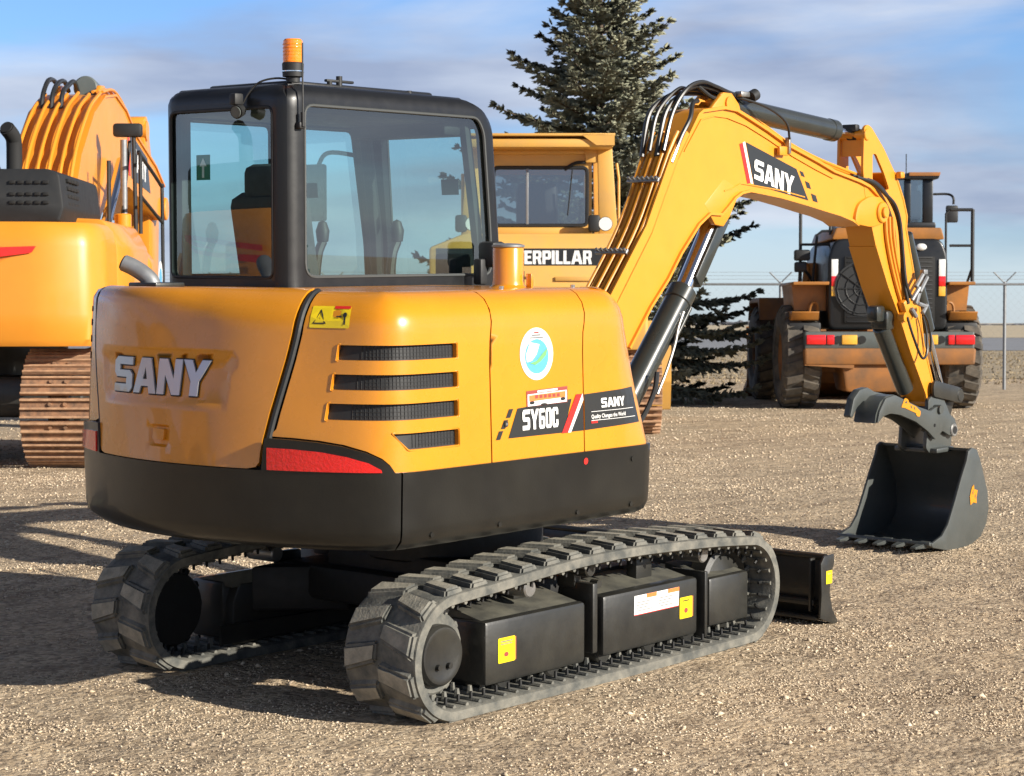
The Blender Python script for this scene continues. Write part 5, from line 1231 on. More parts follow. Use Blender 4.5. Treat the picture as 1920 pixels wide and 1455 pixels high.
def big_excavator(label, loc, rz, group):
    T = empty('large_excavator', label, 'excavator', loc, rz, group)
    W2 = 1.40
    crawler(T, .98, .68, .15, 4.1, 1.07, 44); crawler(T, -1.46, .68, .15, 4.1, 1.07, 44)
    g = G(); g.box((-.1, 2.1, .62), (2.0, 1.7, .4), .05); g.cyl((-.1, 2.1, .8), (-.1, 2.1, 1.14), .75, n=40); g.build('undercarriage_frame', 'black', T)
    # counterweight: rounded in plan, with a lower tuck
    def cw(y): pass
    cwp = rpoly([(-W2, .85), (-W2, .32), (-1.0, .05), (-.4, -.04), (.4, -.04), (.95, .0), (1.30, .16), (W2 - .02, .42), (W2, .85)], [.0, .2, .3, .3, .3, .3, .2, .1, 0], 5)
    g = G(); vs = []; n = len(cwp)
    for zz, dd in ((1.11, .05), (1.17, .0), (1.40, 0), (2.0, .02), (2.16, .05), (2.22, .12)):
        for p in cwp:
            cx, cy = 0, .85; vs.append((p[0] * (1 - dd * .6), cy + (p[1] - cy) * (1 - dd), zz))
    m = 6
    g.addraw(vs, [(k * n + i, k * n + i + 1, (k + 1) * n + i + 1, (k + 1) * n + i) for k in range(m - 1) for i in range(n - 1)] + [tuple(range(n)), tuple((m - 1) * n + i for i in range(n))])
    c = g.build('counterweight', 'orange', T, ang=40)
    g = G(); g.m('red').sheet([rpoly([(-.9, 1.86), (.30, 1.98), (.84, 2.00), (.80, 1.94), (.2, 1.86), (-.1, 1.84), (.1, 1.89), (.45, 1.93), (.2, 1.93), (-.9, 1.80)], .01), [(-.9, 1.76), (-.1, 1.80), (.5, 1.87), (.62, 1.90), (.3, 1.80), (-.9, 1.68)]], lambda a, b, o: (a, -.052 + max(0, abs(a) - .55) * .16 - o, b), step=.08); g.build('red_stripe', None, c, flat=True)
    # side panels (engine doors), fuel tank, deck
    g = G(); g.prism(rpoly([(W2 - .55, 1.15), (W2 - .02, 1.15), (W2, 1.30), (W2 - .01, 2.05), (W2 - .14, 2.28), (W2 - .55, 2.30)], .05), .87, 2.5, axis='y', bev=.015)
    g.prism(rpoly([(W2 - .60, 1.15), (W2 - .02, 1.15), (W2, 1.30), (W2 - .01, 1.95), (W2 - .25, 2.22), (W2 - .60, 2.24)], .05), 2.515, 2.95, axis='y', bev=.03)
    g.prism(rpoly([(-W2 + .02, 1.15), (-W2 + .55, 1.15), (-W2 + .55, 2.24), (-W2 + .16, 2.22), (-W2, 2.05)], .05), .87, 2.4, axis='y', bev=.015)
    g.build('side_panels', 'orange', T, ang=30)
    g = G(); g.m('white').sheet([ell(1.30, 1.80, .12, .16)], lambda a, b, o: (W2 + .004 + o, a + 1.85, b), step=9); g.m('blue').sheet([ell(1.30, 1.78, .08, .11)], lambda a, b, o: (W2 + .006 + o, a + 1.85, b), step=9); g.build('oval_sticker', None, T, flat=True)
    g = G(); g.m('stickyel').box((1.385, .80, 1.36), (.04, .10, .12), .004); g.build('warning_sticker', None, T)
    g = G(); g.box((-.1, 1.9, 1.20), (1.6, 3.2, .14), .02); g.box((.0, 2.0, 2.0), (1.5, 2.3, .44), .03); g.build('deck', 'black', T)
    # black engine hood with louvres on the right end
    g = G(); g.prism(rpoly([(-1.1, 2.22), (1.0, 2.22), (1.04, 2.35), (1.0, 2.66), (.9, 2.70), (-1.1, 2.70)], .03), .22, 1.9, axis='y', bev=.04)
    hd = g.build('engine_hood', 'plastic', T, ang=30)
    for k in range(4):
        for j in range(4): 
            g = G(); g.box((1.02, .50 + j * .12, 2.40 + k * .07), (.03, .09, .035), .006); g.build('hood_slot', 'dark', hd)
    for k in range(3):
        for j in range(5): g = G(); g.box((.58 + j * .075, .212, 2.40 + k * .075 + (k > 1) * .03), (.055, .02, .030), .004); g.build('hood_slot', 'dark', hd)
    g = G(); g.tube([(.47, .75, 2.68), (.47, .75, 2.95), (.465, .72, 3.03), (.43, .64, 3.10)], .072, n=18); g.m('dark').tube([(.437, .66, 3.09), (.425, .628, 3.112)], .060, n=16, smooth=False); e = g.build('exhaust_stack', 'plastic', T)
    # handrails and mirror on the right front
    g = G(); 
    g.tube([(1.18, 3.0, 2.22), (1.16, 3.0, 3.30)], .022, smooth=False); g.tube([(1.30, 2.6, 2.22), (1.30, 2.6, 2.95), (1.28, 2.7, 3.02), (1.28, 3.9, 2.8), (1.28, 4.0, 2.7), (1.28, 4.05, 1.5)], .020)
    g.tube([(1.0, 2.5, 2.22), (1.0, 2.5, 2.95)], .022, smooth=False); g.tube([(1.30, 2.62, 2.6), (1.28, 4.0, 2.4)], .018, smooth=False); g.tube([(1.04, 2.9, 2.22), (1.10, 3.1, 3.2)], .018, smooth=False)
    g.build('handrail', 'plastic', T)
    g = G(); g.m('plastic').box((1.10, 3.0, 3.30), (.30, .10, .14), .03); g.m('galv').cyl((1.06, 2.98, 2.4), (1.06, 2.98, 3.2), .035); g.build('rear_view_mirror', None, T)
    g = G(); g.cyl((1.12, 2.6, 2.22), (1.12, 2.6, 2.42), .085, n=20, bev=.01); g.build('filler_cap', 'yellow', T)
    # cab
    g = G(); cp = rpoly([(2.35, 1.2), (2.35, 2.95), (2.5, 3.02), (3.75, 3.0), (3.92, 2.85), (4.1, 2.2), (4.1, 1.2)], .06); plate(g, cp, -1.38, -1.34); plate(g, cp, -.44, -.40)
    for a, b in (((2.38, 1.2), (2.38, 2.95)), ((4.08, 1.3), (4.05, 2.2)), ((2.45, 3.0), (3.8, 2.99))): pass
    g.box((-.89, 3.1, 3.0), (.98, 1.3, .07), .03); g.box((-.89, 3.2, 1.7), (.96, 1.7, .95), .02); g.build('cab_frame', 'cab', T)
    # boom and arm
    bx0, bx1 = .12, .76
    top = [(1.5, 1.75), (1.9, 2.50), (2.25, 2.98), (2.9, 3.46), (3.5, 3.70), (4.1, 3.78), (4.7, 3.68), (5.3, 3.46), (6.6, 3.20), (7.2, 3.0)]
    bot = [(7.25, 2.7), (7.1, 2.6), (5.6, 2.75), (4.9, 2.84), (4.2, 2.80), (3.4, 2.5), (2.7, 2.0), (1.9, 1.5), (1.55, 1.5)]
    g = G(); plate(g, top + bot, bx0, bx1, 0)
    for k in range(len(top) - 1):
        a, b = top[k], top[k + 1]; 
    vs = []
    for s_, P in ((1, top),):
        for i, p in enumerate(P): vs += [(bx0 - .02, p[0], p[1] + .012), (bx1 + .02, p[0], p[1] + .012), (bx1 + .02, p[0], p[1] - .012), (bx0 - .02, p[0], p[1] - .012)]
    n = len(top); g.addraw(vs, [(4 * i + k, 4 * i + (k + 1) % 4, 4 * i + 4 + (k + 1) % 4, 4 * i + 4 + k) for i in range(n - 1) for k in range(4)])
    g.cyl((bx0 - .05, 7.15, 2.72), (bx1 + .05, 7.15, 2.72), .14, n=24, bev=.01)
    for x in (bx0 + .08, bx1 - .12): plate(g, [(3.5, 3.6), (3.7, 3.84), (3.9, 3.86), (4.1, 3.7)], x, x + .05, .01)
    bm_ = g.build('boom', 'orange', T, ang=30)
    for k in range(6):
        g = G(); x = bx0 + .03 + k * .115; o_ = .02 + .015 * (k % 2); g.tube([(x, a - .04, b + o_) for a, b in top[1:5]], .019, n=8); g.build('hydraulic_pipe', 'orange', bm_)
    for k in range(3):
        g = G(); x = bx1 - .02 - k * .05; g.tube([(x, a, b + .05) for a, b in top[4:9]], .017, n=8); g.build('hydraulic_pipe', 'orange', bm_)
    g = G()
    for k in range(3): x = bx0 + .08 + k * .10; g.tube([(x, 3.05, 3.52), (x, 3.15, 3.70), (x, 3.4, 3.86 - .03 * k), (x, 3.7, 3.88), (x, 3.9, 3.80)], .026)
    g.build('boom_hoses', 'hose', bm_)
    def fb2(a, b, o): return (bx1 + .003 + o, a + .9, b - .17)
    g = G(); g.m('red').sheet([[(3.98, 3.14), (4.08, 3.14), (3.98, 3.66), (3.88, 3.68)]], fb2, step=9); g.m('blackst').sheet([[(4.14, 3.12), (5.35, 3.02), (5.15, 3.42), (4.04, 3.64)]], fb2, step=9)
    O, H_ = word('SANY', 0, 0, .26, .86); sk3 = lambda P: [(4.22 + p[0], 3.24 + p[1] - p[0] * .14) for p in P]
    g.m('white').sheet([sk3(o) for o in O], fb2, holes=[sk3(h) for h in H_], off=.004, step=9); g.build('boom_decal', None, bm_, 'dark decal with white letters SANY', flat=True)
    g = G(); g.cyl((.48, 3.9, 3.84), (.48, 5.6, 3.70), .13, n=28, bev=.015); ac_ = g.build('arm_cylinder', 'grey', T); g = G(); g.cyl((.48, 5.6, 3.70), (.48, 6.6, 3.64), .055, n=20); g.build('cylinder_rod', 'chrome', ac_)
    for x in (.10, .86): 
        g = G(); g.cyl((x, 1.9, 1.45), (x, 3.0, 2.3), .10, n=24, bev=.01); bb = g.build('boom_cylinder', 'cylinder', T); g = G(); g.cyl((x, 3.0, 2.3), (x, 3.9, 3.05), .055, n=20); g.build('cylinder_rod', 'chrome', bb)
    g = G(); plate(g, rpoly([(6.55, 3.78), (6.75, 3.82), (7.0, 3.4), (7.5, 2.8), (7.55, 2.5), (7.35, .75), (7.1, .7), (6.95, 1.6), (6.85, 2.7), (6.6, 3.3)], .05), .32, .64, .015); g.cyl((.30, 6.66, 3.63), (.66, 6.66, 3.63), .12, n=24); g.build('arm', 'orange', T, ang=30)
    g = G(); g.cyl((.48, 7.5, 2.9), (.48, 7.55, 1.5), .09, n=24, bev=.01); g.build('bucket_cylinder', 'cylinder', T)
    g = G(); bp = [(7.3, .8), (7.6, .75), (7.75, .5), (7.7, .2), (7.4, .02), (6.9, .0), (6.55, .12), (6.9, .3), (7.1, .6)]; plate(g, bp, -.05, -.01, .005); plate(g, bp, .97, 1.01, .005)
    vs = []
    for p in bp[:7]: vs += [(-.03, p[0], p[1]), (.99, p[0], p[1])]
    g.addraw(vs, [(2 * i, 2 * i + 1, 2 * i + 3, 2 * i + 2) for i in range(6)]); g.build('bucket', 'bucket', T)
    return T
YAW = HEAD - pi / 2
p = at(-108, 18.3, .17)
big_excavator('large orange excavator with rusty tracks and red stripe, at the left edge', p, YAW, 'large excavators parked in the yard')
big2 = big_excavator('large orange excavator mirrored in the small excavator rear window glass', (-8.8, 9.4, -.02), YAW + radians(150), 'large excavators parked in the yard')
# ---------------------------------------------------------------- crawler dozer seen from behind
def dozer():
    Dd = 24.0; k = FPX / Dd; T = empty('crawler_dozer', 'faded yellow crawler dozer seen from behind, boxy cab, white capitals on a black strip', 'bulldozer', at(1012, Dd, .17), YAW)
    z = lambda v, y=0: 1.32 + (604 - v) / FPX * (Dd + y); x = lambda u, y=0: (u - 960) / FPX * (Dd + y) - (1012 - 960) / k
    for s in (-1, 1): crawler(T, s * 1.20, .50, .25, 4.3, 1.05, 38)
    # fuel tank across the rear
    g = G(); g.prism(rpoly([(x(805), 1.0), (x(1215), 1.0), (x(1215), 1.62), (x(1188), z(492)), (x(1150), z(437)), (x(870), z(437)), (x(805), z(463))], .04), .0, .75, axis='y', bev=.03)
    tk = g.build('fuel_tank', 'oldyellow', T, ang=30)
    def f(a, b, o): return (a, -.004 - o, b)
    g = G(); g.m('blackst').sheet([[(x(818), z(497)), (x(1190), z(497)), (x(1170), z(465)), (x(818), z(465))]], f, step=9)
    O, H = word('CATERPILLAR', x(925), z(494.5), 25.5 / k, (1110 - 925) / k); g.m('white').sheet(O, f, holes=H, off=.004, step=9); g.build('name_strip', None, tk, 'black strip reading CATERPILLAR', flat=True)
    g = G(); g.box((x(905), -.015, z(528)), (.9, .03, .10), .01); g.box((x(1085), -.012, z(522)), (.55, .02, .05), .006); g.tube([(x(955), -.03, z(517)), (x(1000), -.03, z(517)), (x(1000), -.03, z(535))], .012, smooth=False); g.build('tank_trim', 'oldyellow', tk)
    # lower rear housing and ripper
    g = G(); g.box((0, .35, .80), (1.7, .8, .6), .05); g.box((0, -.05, .62), (.9, .5, .35), .04); g.build('rear_housing', 'dirtyshadeorange', T)
    g = G(); g.box((0, -.55, .85), (1.9, .25, .22), .03)
    for s in (-.7, 0, .7): g.prism([(-.68, .95), (-.45, .95), (-.42, .55), (-.55, .2), (-.80, .12), (-.62, .45)], s - .04, s + .04, axis='x', bev=.01)
    g.build('ripper', 'dirtyshadeorange', T)
    g = G(); g.box((0, 2.4, 1.0), (1.3, 3.6, .5), .04); g.prism(rpoly([(2.2, 1.2), (2.2, 1.95), (4.2, 1.85), (4.3, 1.2)], .06), -.5, .5, axis='x', bev=.03); g.build('engine_hood', 'oldyellow', T)
    g = G(); g.prism(rpoly([(4.9, .1), (4.75, .5), (4.78, 1.0), (4.95, 1.35), (5.0, 1.35), (4.9, 1.0), (4.87, .5), (5.0, .1)], .02), -1.9, 1.9, axis='x'); g.build('blade', 'oldyellow', T)
    # cab
    c0, c1 = x(905), x(1112); zb, zt = z(437), z(283)
    g = G(); g.box(((c0 + c1) / 2, 1.0, (z(437) + z(425)) / 2), (c1 - c0, 1.3, .10), .02)
    wl_, wr_, wb, wt = x(925), x(1103), z(422, .4), z(314, .4)
    out = [(c0, zb), (c1, zb), (c1, zt), (c0, zt)]; hole = rpoly([(wl_, wb), (wr_, wb), (wr_, wt), (wl_, wt)], .06)
    for yy in (.42, 1.62): g.sheet([out], lambda a, b, o, yy=yy: (a, yy + o, b), holes=[hole], step=9); g.sheet([out], lambda a, b, o, yy=yy: (a, yy + .04 + o, b), holes=[hole], step=9)
    for P in (out, hole):
        for yy in (.42, 1.62):
            n = len(P); vs = []
            for q in P: vs += [(q[0], yy, q[1]), (q[0], yy + .04, q[1])]
            g.addraw(vs, [(2 * i, 2 * i + 1, (2 * i + 3) % (2 * n), (2 * i + 2) % (2 * n)) for i in range(n)])
    for xx in (c0, c1 - .05):
        g.box((xx + .025, .5, (zb + zt) / 2), (.05, .12, zt - zb), .006); g.box((xx + .025, 1.56, (zb + zt) / 2), (.05, .12, zt - zb), .006); g.box((xx + .025, 1.04, zt - .08), (.05, 1.1, .16), .006); g.box((xx + .025, 1.04, zb + .25), (.05, 1.1, .5), .006)
    g.box(((c0 + c1) / 2, 1.03, zt + .02), (c1 - c0 + .04, 1.30, .06), .02)
    cb = g.build('cab', 'oldyellow', T, ang=30)
    g = G(); g.sheet([hole], lambda a, b, o: (a, .435, b), step=9); g.build('rear_window', 'dustglass', cb); g = G(); g.sheet([hole], lambda a, b, o: (a, 1.635, b), step=9); g.build('windscreen', 'glass', cb)
    g = G(); g.m('plastic').tube([(q[0], .418, q[1]) for q in hole], .022, n=6, smooth=False, closed=True); g.m('galv').box((x(989), .415, (wb + wt) / 2), (.03, .02, wt - wb), .004); g.m('dark').tube([(x(1060), .40, wt - .02), (x(1080), .39, wt + .05), (x(1100), .40, wt + .06)], .02); g.m('plastic').cyl((x(1075), .40, wt - .02), (x(1066), .40, wb + .12), .008, n=6)
    g.build('window_frame', None, cb)
    g = G(); g.box(((c0 + c1) / 2, 1.0, zb + .35), (.5, .15, .6), .08); g.box(((c0 + c1) / 2, 1.1, zb + .05), (.5, .5, .15), .04); g.build('seat', 'plastic', cb)
    # rollover canopy
    g = G(); g.box(((x(868) + x(1150)) / 2, 1.0, z(262) - .035), (x(1150) - x(868), 1.9, .10), .02); g.box(((x(868) + x(1150)) / 2, 1.0, z(252, .0)), (x(1150) - x(868) + .04, 1.96, .03), .006); g.box(((x(905) + x(1112)) / 2, .20, z(270)), (x(1112) - x(880), .12, .08), .015)
    g.prism([(x(1118), z(272)), (x(1152), z(272)), (x(1152), z(252)), (x(1090), z(252))], .02, .10, axis='y')
    for s, ut, ub in ((1, 1136, 1143), (-1, 888, 881)):
        for yy in (.35, 1.7):
            g.prism([(x(ut) - .085, z(270)), (x(ut) + .085, z(270)), (x(ub) + .11, z(437)), (x(ub) - .11, z(437))], yy, yy + .12, axis='y', bev=.012)
        g.prism([(x(ut) - s * .08, z(300)), (x(ut) - s * .08, z(270)), (x(ut) - s * .24, z(278)), (x(ut) - s * .22, z(300))], .37, .42, axis='y', bev=.005)
    g.build('rollover_frame', 'oldyellow', T, ang=30)
    for u in (885, 1136):
        g = G(); g.m('plastic').cyl((x(u), .16, z(418)), (x(u), .27, z(418)), .085, .05, n=24, bev=.01); g.box((x(u) - .13, .2, z(417)), (.14, .12, .20), .03); g.m('clearlens').cyl((x(u), .14, z(418)), (x(u), .165, z(418)), .078, n=24); g.build('rear_lamp', None, T)
    g = G(); g.tube([(x(1160), .5, z(300)), (x(1164), .5, z(330)), (x(1164), .5, z(437))], .015, smooth=False); g.tube([(x(866), .5, z(320)), (x(866), .5, z(437))], .02, smooth=False); g.build('grab_rail', 'oldyellow', T)
dozer()
# ---------------------------------------------------------------- wheel loader seen from behind
def wheel(T, name, x, y, w, R, n=22, lean=0):
    g = G(); prof = [(R * .52, -w * .40), (R * .60, -w * .49), (R * .80, -w * .5), (R * .93, -w * .46), (R * .975, -w * .38), (R * .98, 0), (R * .975, w * .38), (R * .93, w * .46), (R * .80, w * .5), (R * .60, w * .49), (R * .52, w * .40)]
    g.lathe((x, y, R), prof, axis='x', n=56)
    for i in range(n):
        for s in (-1, 1):
            a = 2 * pi * (i + (.5 if s > 0 else 0)) / n; P = []
            # chevron lug from the middle to the shoulder
            q = bmesh.new(); bv = []
            for (xx, da, rr) in ((.02, -.02, .975), (.02, .075, .975), (.40, .015, .96), (.40, -.095, .96), (.49, .0, .86), (.49, -.10, .86)):
                for lift in (0, .045):
                    r2 = R * rr + lift * (.6 if xx > .45 else 1); aa = a + da * 1.4
                    bv.append(q.verts.new((x + s * xx * w, y + r2 * sin(aa), R + r2 * cos(aa))))
            # indices: pairs (low, high)
            def F(*i_): q.faces.new([bv[k] for k in i_])
            F(1, 3, 5, 7); F(7, 5, 9, 11); F(0, 1, 3, 2); F(2, 3, 5, 4); F(4, 5, 9, 8); F(0, 1, 7, 6); F(6, 7, 11, 10); F(8, 9, 11, 10)
            g.merge(q)
    t = g.build('tyre', 'tyre', T, ang=30)
    g = G(); g.lathe((x, y, R), [(R * .53, -w * .40), (R * .50, -w * .38), (R * .46, -w * .2), (R * .40, -w * .1), (R * .2, -w * .12), (0, -w * .12)], axis='x', n=36); g.lathe((x, y, R), [(R * .53, w * .40), (R * .50, w * .38), (R * .46, w * .2), (R * .40, w * .1), (R * .2, w * .12), (0, w * .12)], axis='x', n=36)
    g.build('rim', 'dirtyshadeorange', t)
def loader():
    Dl = 31.4; k = FPX / Dl; U = 1660; T = empty('wheel_loader', 'orange and black wheel loader seen from behind with red tail lights and big tyres', 'wheel loader', at(U, Dl, .17), YAW)
    z = lambda v, y=0: 1.32 + (604 - v) / FPX * (Dl + y); x = lambda u, y=0: (u - 960) / FPX * (Dl + y) - (U - 960) / k
    R = .79
    for s in (-1, 1): wheel(T, 'rear', s * 1.23, .85, .60, R); wheel(T, 'front', s * 1.23, 4.35, .60, R)
    # black engine cowl with rounded shoulders
    g = G(); sh = rpoly([(x(1556), z(617)), (x(1780), z(617)), (x(1780), z(480)), (x(1768), z(446)), (x(1568), z(446)), (x(1556), z(480))], .12); g.prism(sh, .15, 2.6, axis='y', bev=.04, seg=3); cw = g.build('engine_cowl', 'cab', T, ang=35)
    g = G(); g.m('dark').box(((x(1585) + x(1755)) / 2, .14, (z(605) + z(480)) / 2), (x(1755) - x(1585), .04, z(480) - z(605)), .01); g.m('plastic')
    for i in range(15): g.box(((x(1585) + x(1755)) / 2, .118, z(602) + i * (z(482) - z(602)) / 14), (x(1750) - x(1590), .014, .018), .003)
    g.cyl((x(1618), .11, z(540)), (x(1618), .13, z(540)), .42, n=36); g.m('plastic')
    for i in range(10): a = 2 * pi * i / 10; g.cyl((x(1618), .10, z(540)), (x(1618) + .40 * cos(a), .10, z(540) + .40 * sin(a)), .010, n=5)
    for r in (.12, .25, .38): g.tube([(x(1618) + r * cos(a * .35), .10, z(540) + r * sin(a * .35)) for a in range(18)], .006, n=5, smooth=False, closed=True)
    g.build('radiator_grille', None, cw)
    g = G(); g.m('clearlens').lathe((0, 0, 0), [(0, 0)], n=3); b = bmesh.new(); bmesh.ops.create_uvsphere(b, u_segments=20, v_segments=10, radius=1); [setattr(v, 'co', V((v.co.x * .085 + x(1729), v.co.y * .04 + .12, v.co.z * .055 + z(462)))) for v in b.verts]; g.merge(b); g.build('rear_lamp', None, cw)
    g = G(); g.prism(rpoly([(x(1564), z(447)), (x(1776), z(447)), (x(1770), z(425)), (x(1572), z(425))], .03), .25, 2.5, axis='y', bev=.03); g.build('cowl_top', 'dullorange', cw)
    for s in (0, 1):
        xx = x(1567) if s == 0 else x(1769); g = G(); g.m('white').box((xx, .138, z(501)), (.10, .02, z(485) - z(517)), .003); g.m('redlens').box((xx, .137, z(526)), (.10, .02, z(517) - z(536)), .003); g.m('amberlens').box((xx, .138, z(545)), (.10, .02, z(536) - z(554)), .003); g.build('marker_strip', None, cw)
    # counterweight with lights
    g = G(); g.prism(rpoly([(x(1508), z(655)), (x(1826), z(655)), (x(1826), z(621)), (x(1508), z(621))], .03), -.05, .8, axis='y', bev=.03); cwt = g.build('light_bar', 'grey', T)
    g = G(); g.prism(rpoly([(x(1508), z(683)), (x(1826), z(683)), (x(1828), z(652)), (x(1506), z(652))], .04), -.10, 1.0, axis='y', bev=.03); g.prism(rpoly([(x(1586), z(734)), (x(1734), z(734)), (x(1742), z(680)), (x(1578), z(680))], .06), -.02, 1.0, axis='y', bev=.03); g.prism([(x(1508), z(684)), (x(1600), z(690)), (x(1600), z(680)), (x(1508), z(676))], -.08, .3, axis='y'); g.build('counterweight', 'dirtyshadeorange', T, ang=30)
    for u0, u1, m_ in ((1511, 1547, 'redlens'), (1549, 1563, 'redlens'), (1577, 1606, 'amberlens'), (1740, 1757, 'amberlens'), (1776, 1788, 'redlens'), (1790, 1826, 'redlens')):
        g = G(); g.box(((x(u0) + x(u1)) / 2, -.06, (z(627) + z(645)) / 2), (x(u1) - x(u0), .04, z(627) - z(645)), .012); g.build('tail_lamp', m_, cwt)
    g = G()
    for u in (1570, 1615, 1763): g.cyl((x(u), -.07, z(636)), (x(u), -.04, z(636)), .06, n=20)
    for u in (1540, 1795): g.box((x(u), -.05, z(660)), (.10, .08, .12), .02)
    g.build('rubber_buffers', 'dark', cwt)
    # fenders, platforms, steps
    for s in (-1, 1):
        X = lambda v: s * v
        a0, a1 = (x(1782), x(1831)) if s > 0 else (x(1489), x(1556))
        g = G(); xm = (a0 + a1) / 2; g.prism(rpoly([(a0, z(533)), (a1, z(533)), (a1, z(527)), (a0, z(527))], .01), .1, 1.7, axis='y', bev=.005)
        g.prism([(a0, z(533)), (a1 - (.02 if s > 0 else 0), z(533)), (a1 - (.06 if s > 0 else 0), z(581)), (a0, z(581))] if s > 0 else [(a0 + .02, z(533)), (a1, z(533)), (a1, z(581)), (a0 + .06, z(581))], .45, 1.6, axis='y')
        g.prism(rpoly([(.15, z(600)), (.05, z(583)), (1.65, z(583)), (1.75, z(625)), (1.65, z(625)), (1.5, z(600))], .03), min(X(1.0), X(1.42)), max(X(1.0), X(1.42)), axis='x', bev=.02)
        g.build('rear_fender', 'dullorange', T, ang=30)
        g = G(); g.box((X(1.20), .30, z(612)), (.5, .2, .14), .03); g.build('fender_flap', 'plastic', T)
        g = G(); g.tube([(X(.98), .35, z(600)), (X(.99), .30, z(570)), (X(1.05), .30, z(566)), (X(1.10), .32, z(575)), (X(1.11), .35, z(600))], .022); g.build('grab_handle', 'dullorange', T); g = G(); g.tube([(X(1.0), 1.3, z(527)), (X(1.0), 1.2, z(495)), (X(1.12), 1.2, z(490)), (X(1.14), 1.3, z(527))], .022); g.build('grab_handle', 'dullorange', T)
        g = G(); g.prism(rpoly([(3.5, z(600)), (3.55, z(552)), (5.0, z(552)), (5.2, z(600)), (5.1, z(600)), (4.9, z(562)), (3.7, z(562))], .03), min(X(.95), X(1.50)), max(X(.95), X(1.50)), axis='x', bev=.02); g.build('front_fender', 'dirtyshadeorange', T)
    # rails
    g = G(); r = .026
    g.tube([(x(1780, .6), .6, z(393, .6)), (x(1822, .6), .6, z(393, .6))], r, smooth=False); g.tube([(x(1822, .6), .6, z(392, .6)), (x(1822, .6), .6, z(527, .6))], r * 1.15, smooth=False); g.tube([(x(1779, .6), .6, z(460, .6)), (x(1822, .6), .6, z(460, .6))], r * .8, smooth=False); g.tube([(x(1822, .6), .6, z(500, .6)), (x(1813, .8), .8, z(527, .8))], r * .8, smooth=False); g.tube([(x(1772, .6), .6, z(520, .6)), (x(1772, .6), .6, z(400, .6)), (x(1780, .6), .6, z(393, .6))], r * .7, smooth=False)
    g.build('handrail', 'plastic', T)
    g = G(); g.tube([(x(1500, .6), .6, z(372, .6)), (x(1500, .6), .6, z(527, .6))], r, smooth=False); g.tube([(x(1500, .6), .6, z(458, .6)), (x(1558, .6), .6, z(458, .6))], r * .8, smooth=False); g.tube([(x(1523, .6), .6, z(525, .6)), (x(1531, .6), .6, z(440, .6)), (x(1540, .6), .6, z(433, .6)), (x(1560, .6), .6, z(432, .6))], r * .8, smooth=False); g.tube([(x(1500, .6), .6, z(372, .6)), (x(1558, .6), .6, z(372, .6))], r, smooth=False); g.tube([(x(1556, .6), .6, z(372, .6)), (x(1556, .6), .6, z(440, .6))], r, smooth=False)
    g.tube([(x(1508, .6), .6, z(505, .6)), (x(1524, .7), .7, z(527, .7))], r, smooth=False); g.build('handrail', 'plastic', T)
    g = G(); g.box((x(1503, .55), .55, z(478, .55)), (.24, .16, .17), .03); g.box((x(1500, .55), .55, z(500, .55)), (.18, .16, .16), .03); g.build('work_lamp', 'plastic', T)
    g = G(); g.cyl((x(1552), 1.6, z(525)), (x(1552), 1.6, z(487)), .17, .15, n=24, bev=.02); g.build('air_filter', 'dirtyshadeorange', T)
    # cab
    g = G(); c0, c1 = x(1580, 2.4), x(1752, 2.4); zb, zt = z(428, 2.4), z(333, 2.4)
    for yy in (2.45, 3.7):
        for xx in (c0 + .05, c1 - .12): g.box((xx, yy, (zb + zt) / 2), (.16, .14, zt - zb), .02)
    g.box(((c0 + c1) / 2, 3.05, zb + .05), (c1 - c0, 1.4, .1), .02); g.box((x(1700, 2.4), 2.42, (zb + zt) / 2), (.10, .06, zt - zb), .01)
    g.prism(rpoly([(c0 - .06, zt - .03), (c1 + .03, zt - .03), (c1 + .06, zt + .06), (c0 - .06, zt + .06)], .03), 2.3, 3.9, axis='y', bev=.02); cb = g.build('cab', 'cab', T, ang=30)
    g = G(); g.prism(rpoly([(x(1700, 2.4), zt + .02), (x(1757, 2.4), zt + .02), (x(1759, 2.4), zt + .08), (x(1700, 2.4), zt + .08)], .01), 2.28, 3.92, axis='y', bev=.01); g.build('roof_edge', 'dirtyshadeorange', cb)
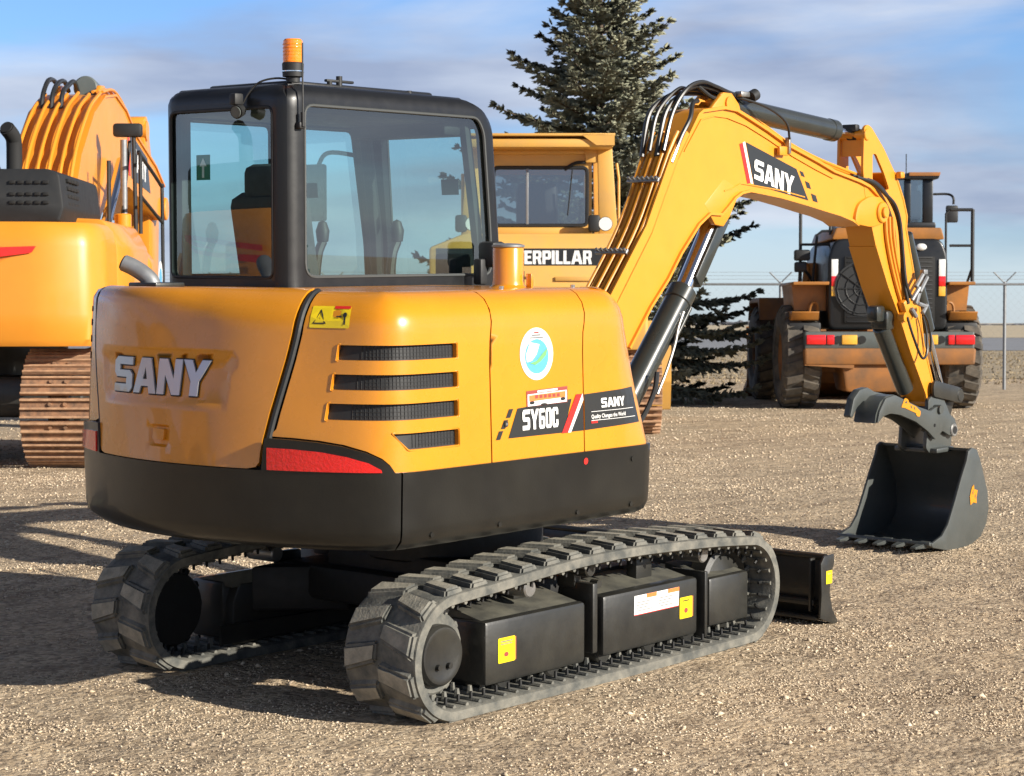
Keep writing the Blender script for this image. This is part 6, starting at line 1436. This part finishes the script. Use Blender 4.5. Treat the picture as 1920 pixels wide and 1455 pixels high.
    g = G(); g.box(((c0 + c1) / 2, 2.44, (zb + zt) / 2), (c1 - c0 - .1, .012, zt - zb)); g.build('rear_window', 'dustglass', cb); g = G(); g.box(((c0 + c1) / 2, 3.7, (zb + zt) / 2), (c1 - c0 - .1, .012, zt - zb)); g.build('windscreen', 'glass', cb)
    g = G(); g.box((x(1705, 2.9), 2.9, z(385, 2.9)), (.35, .2, .5), .06); g.build('seat', 'dark', cb); g = G(); g.m('plastic').box((x(1738), 2.33, z(350)), (.12, .08, .12), .02); g.m('clearlens').box((x(1738), 2.285, z(350)), (.09, .02, .09), .01); g.build('work_lamp', None, cb)
    g = G(); g.cyl((x(1697, 2.5), 2.5, z(332, 2.5)), (x(1697, 2.5), 2.5, z(289, 2.5)), .008, n=6); g.build('antenna', 'plastic', cb)
    g = G(); g.tube([(x(1748, 2.5), 2.5, z(364, 2.5)), (x(1775, 2.5), 2.5, z(364, 2.5)), (x(1785, 2.4), 2.4, z(370, 2.4)), (x(1786, 2.4), 2.4, z(383, 2.4))], .02); g.box((x(1783, 2.4), 2.4, z(401, 2.4)), (.20, .06, .28), .03); g.build('mirror', 'plastic', T)
    # chassis, front frame and bucket
    g = G(); g.box((0, 2.2, .95), (1.0, 3.6, .45), .05); g.box((0, .85, .72), (2.0, .35, .35), .04); g.box((0, 4.35, .72), (2.0, .35, .35), .04); g.prism([(3.6, .9), (3.7, 1.8), (4.2, 1.9), (4.6, 1.2), (5.0, .8)], -.5, -.35, axis='x'); g.prism([(3.6, .9), (3.7, 1.8), (4.2, 1.9), (4.6, 1.2), (5.0, .8)], .35, .5, axis='x'); g.build('chassis', 'dirtyshadeorange', T)
    g = G(); g.prism([(5.6, .1), (5.3, .25), (5.2, .8), (5.4, 1.2), (5.5, 1.25), (5.32, .8), (5.4, .3), (6.2, .02), (6.2, -.02)], -1.5, 1.5, axis='x'); g.prism([(4.0, 1.7), (5.0, 1.2), (5.4, .6), (5.3, .5), (4.9, 1.0), (4.0, 1.5)], -.45, .45, axis='x'); g.build('bucket', 'dirtyshadeorange', T)
loader()
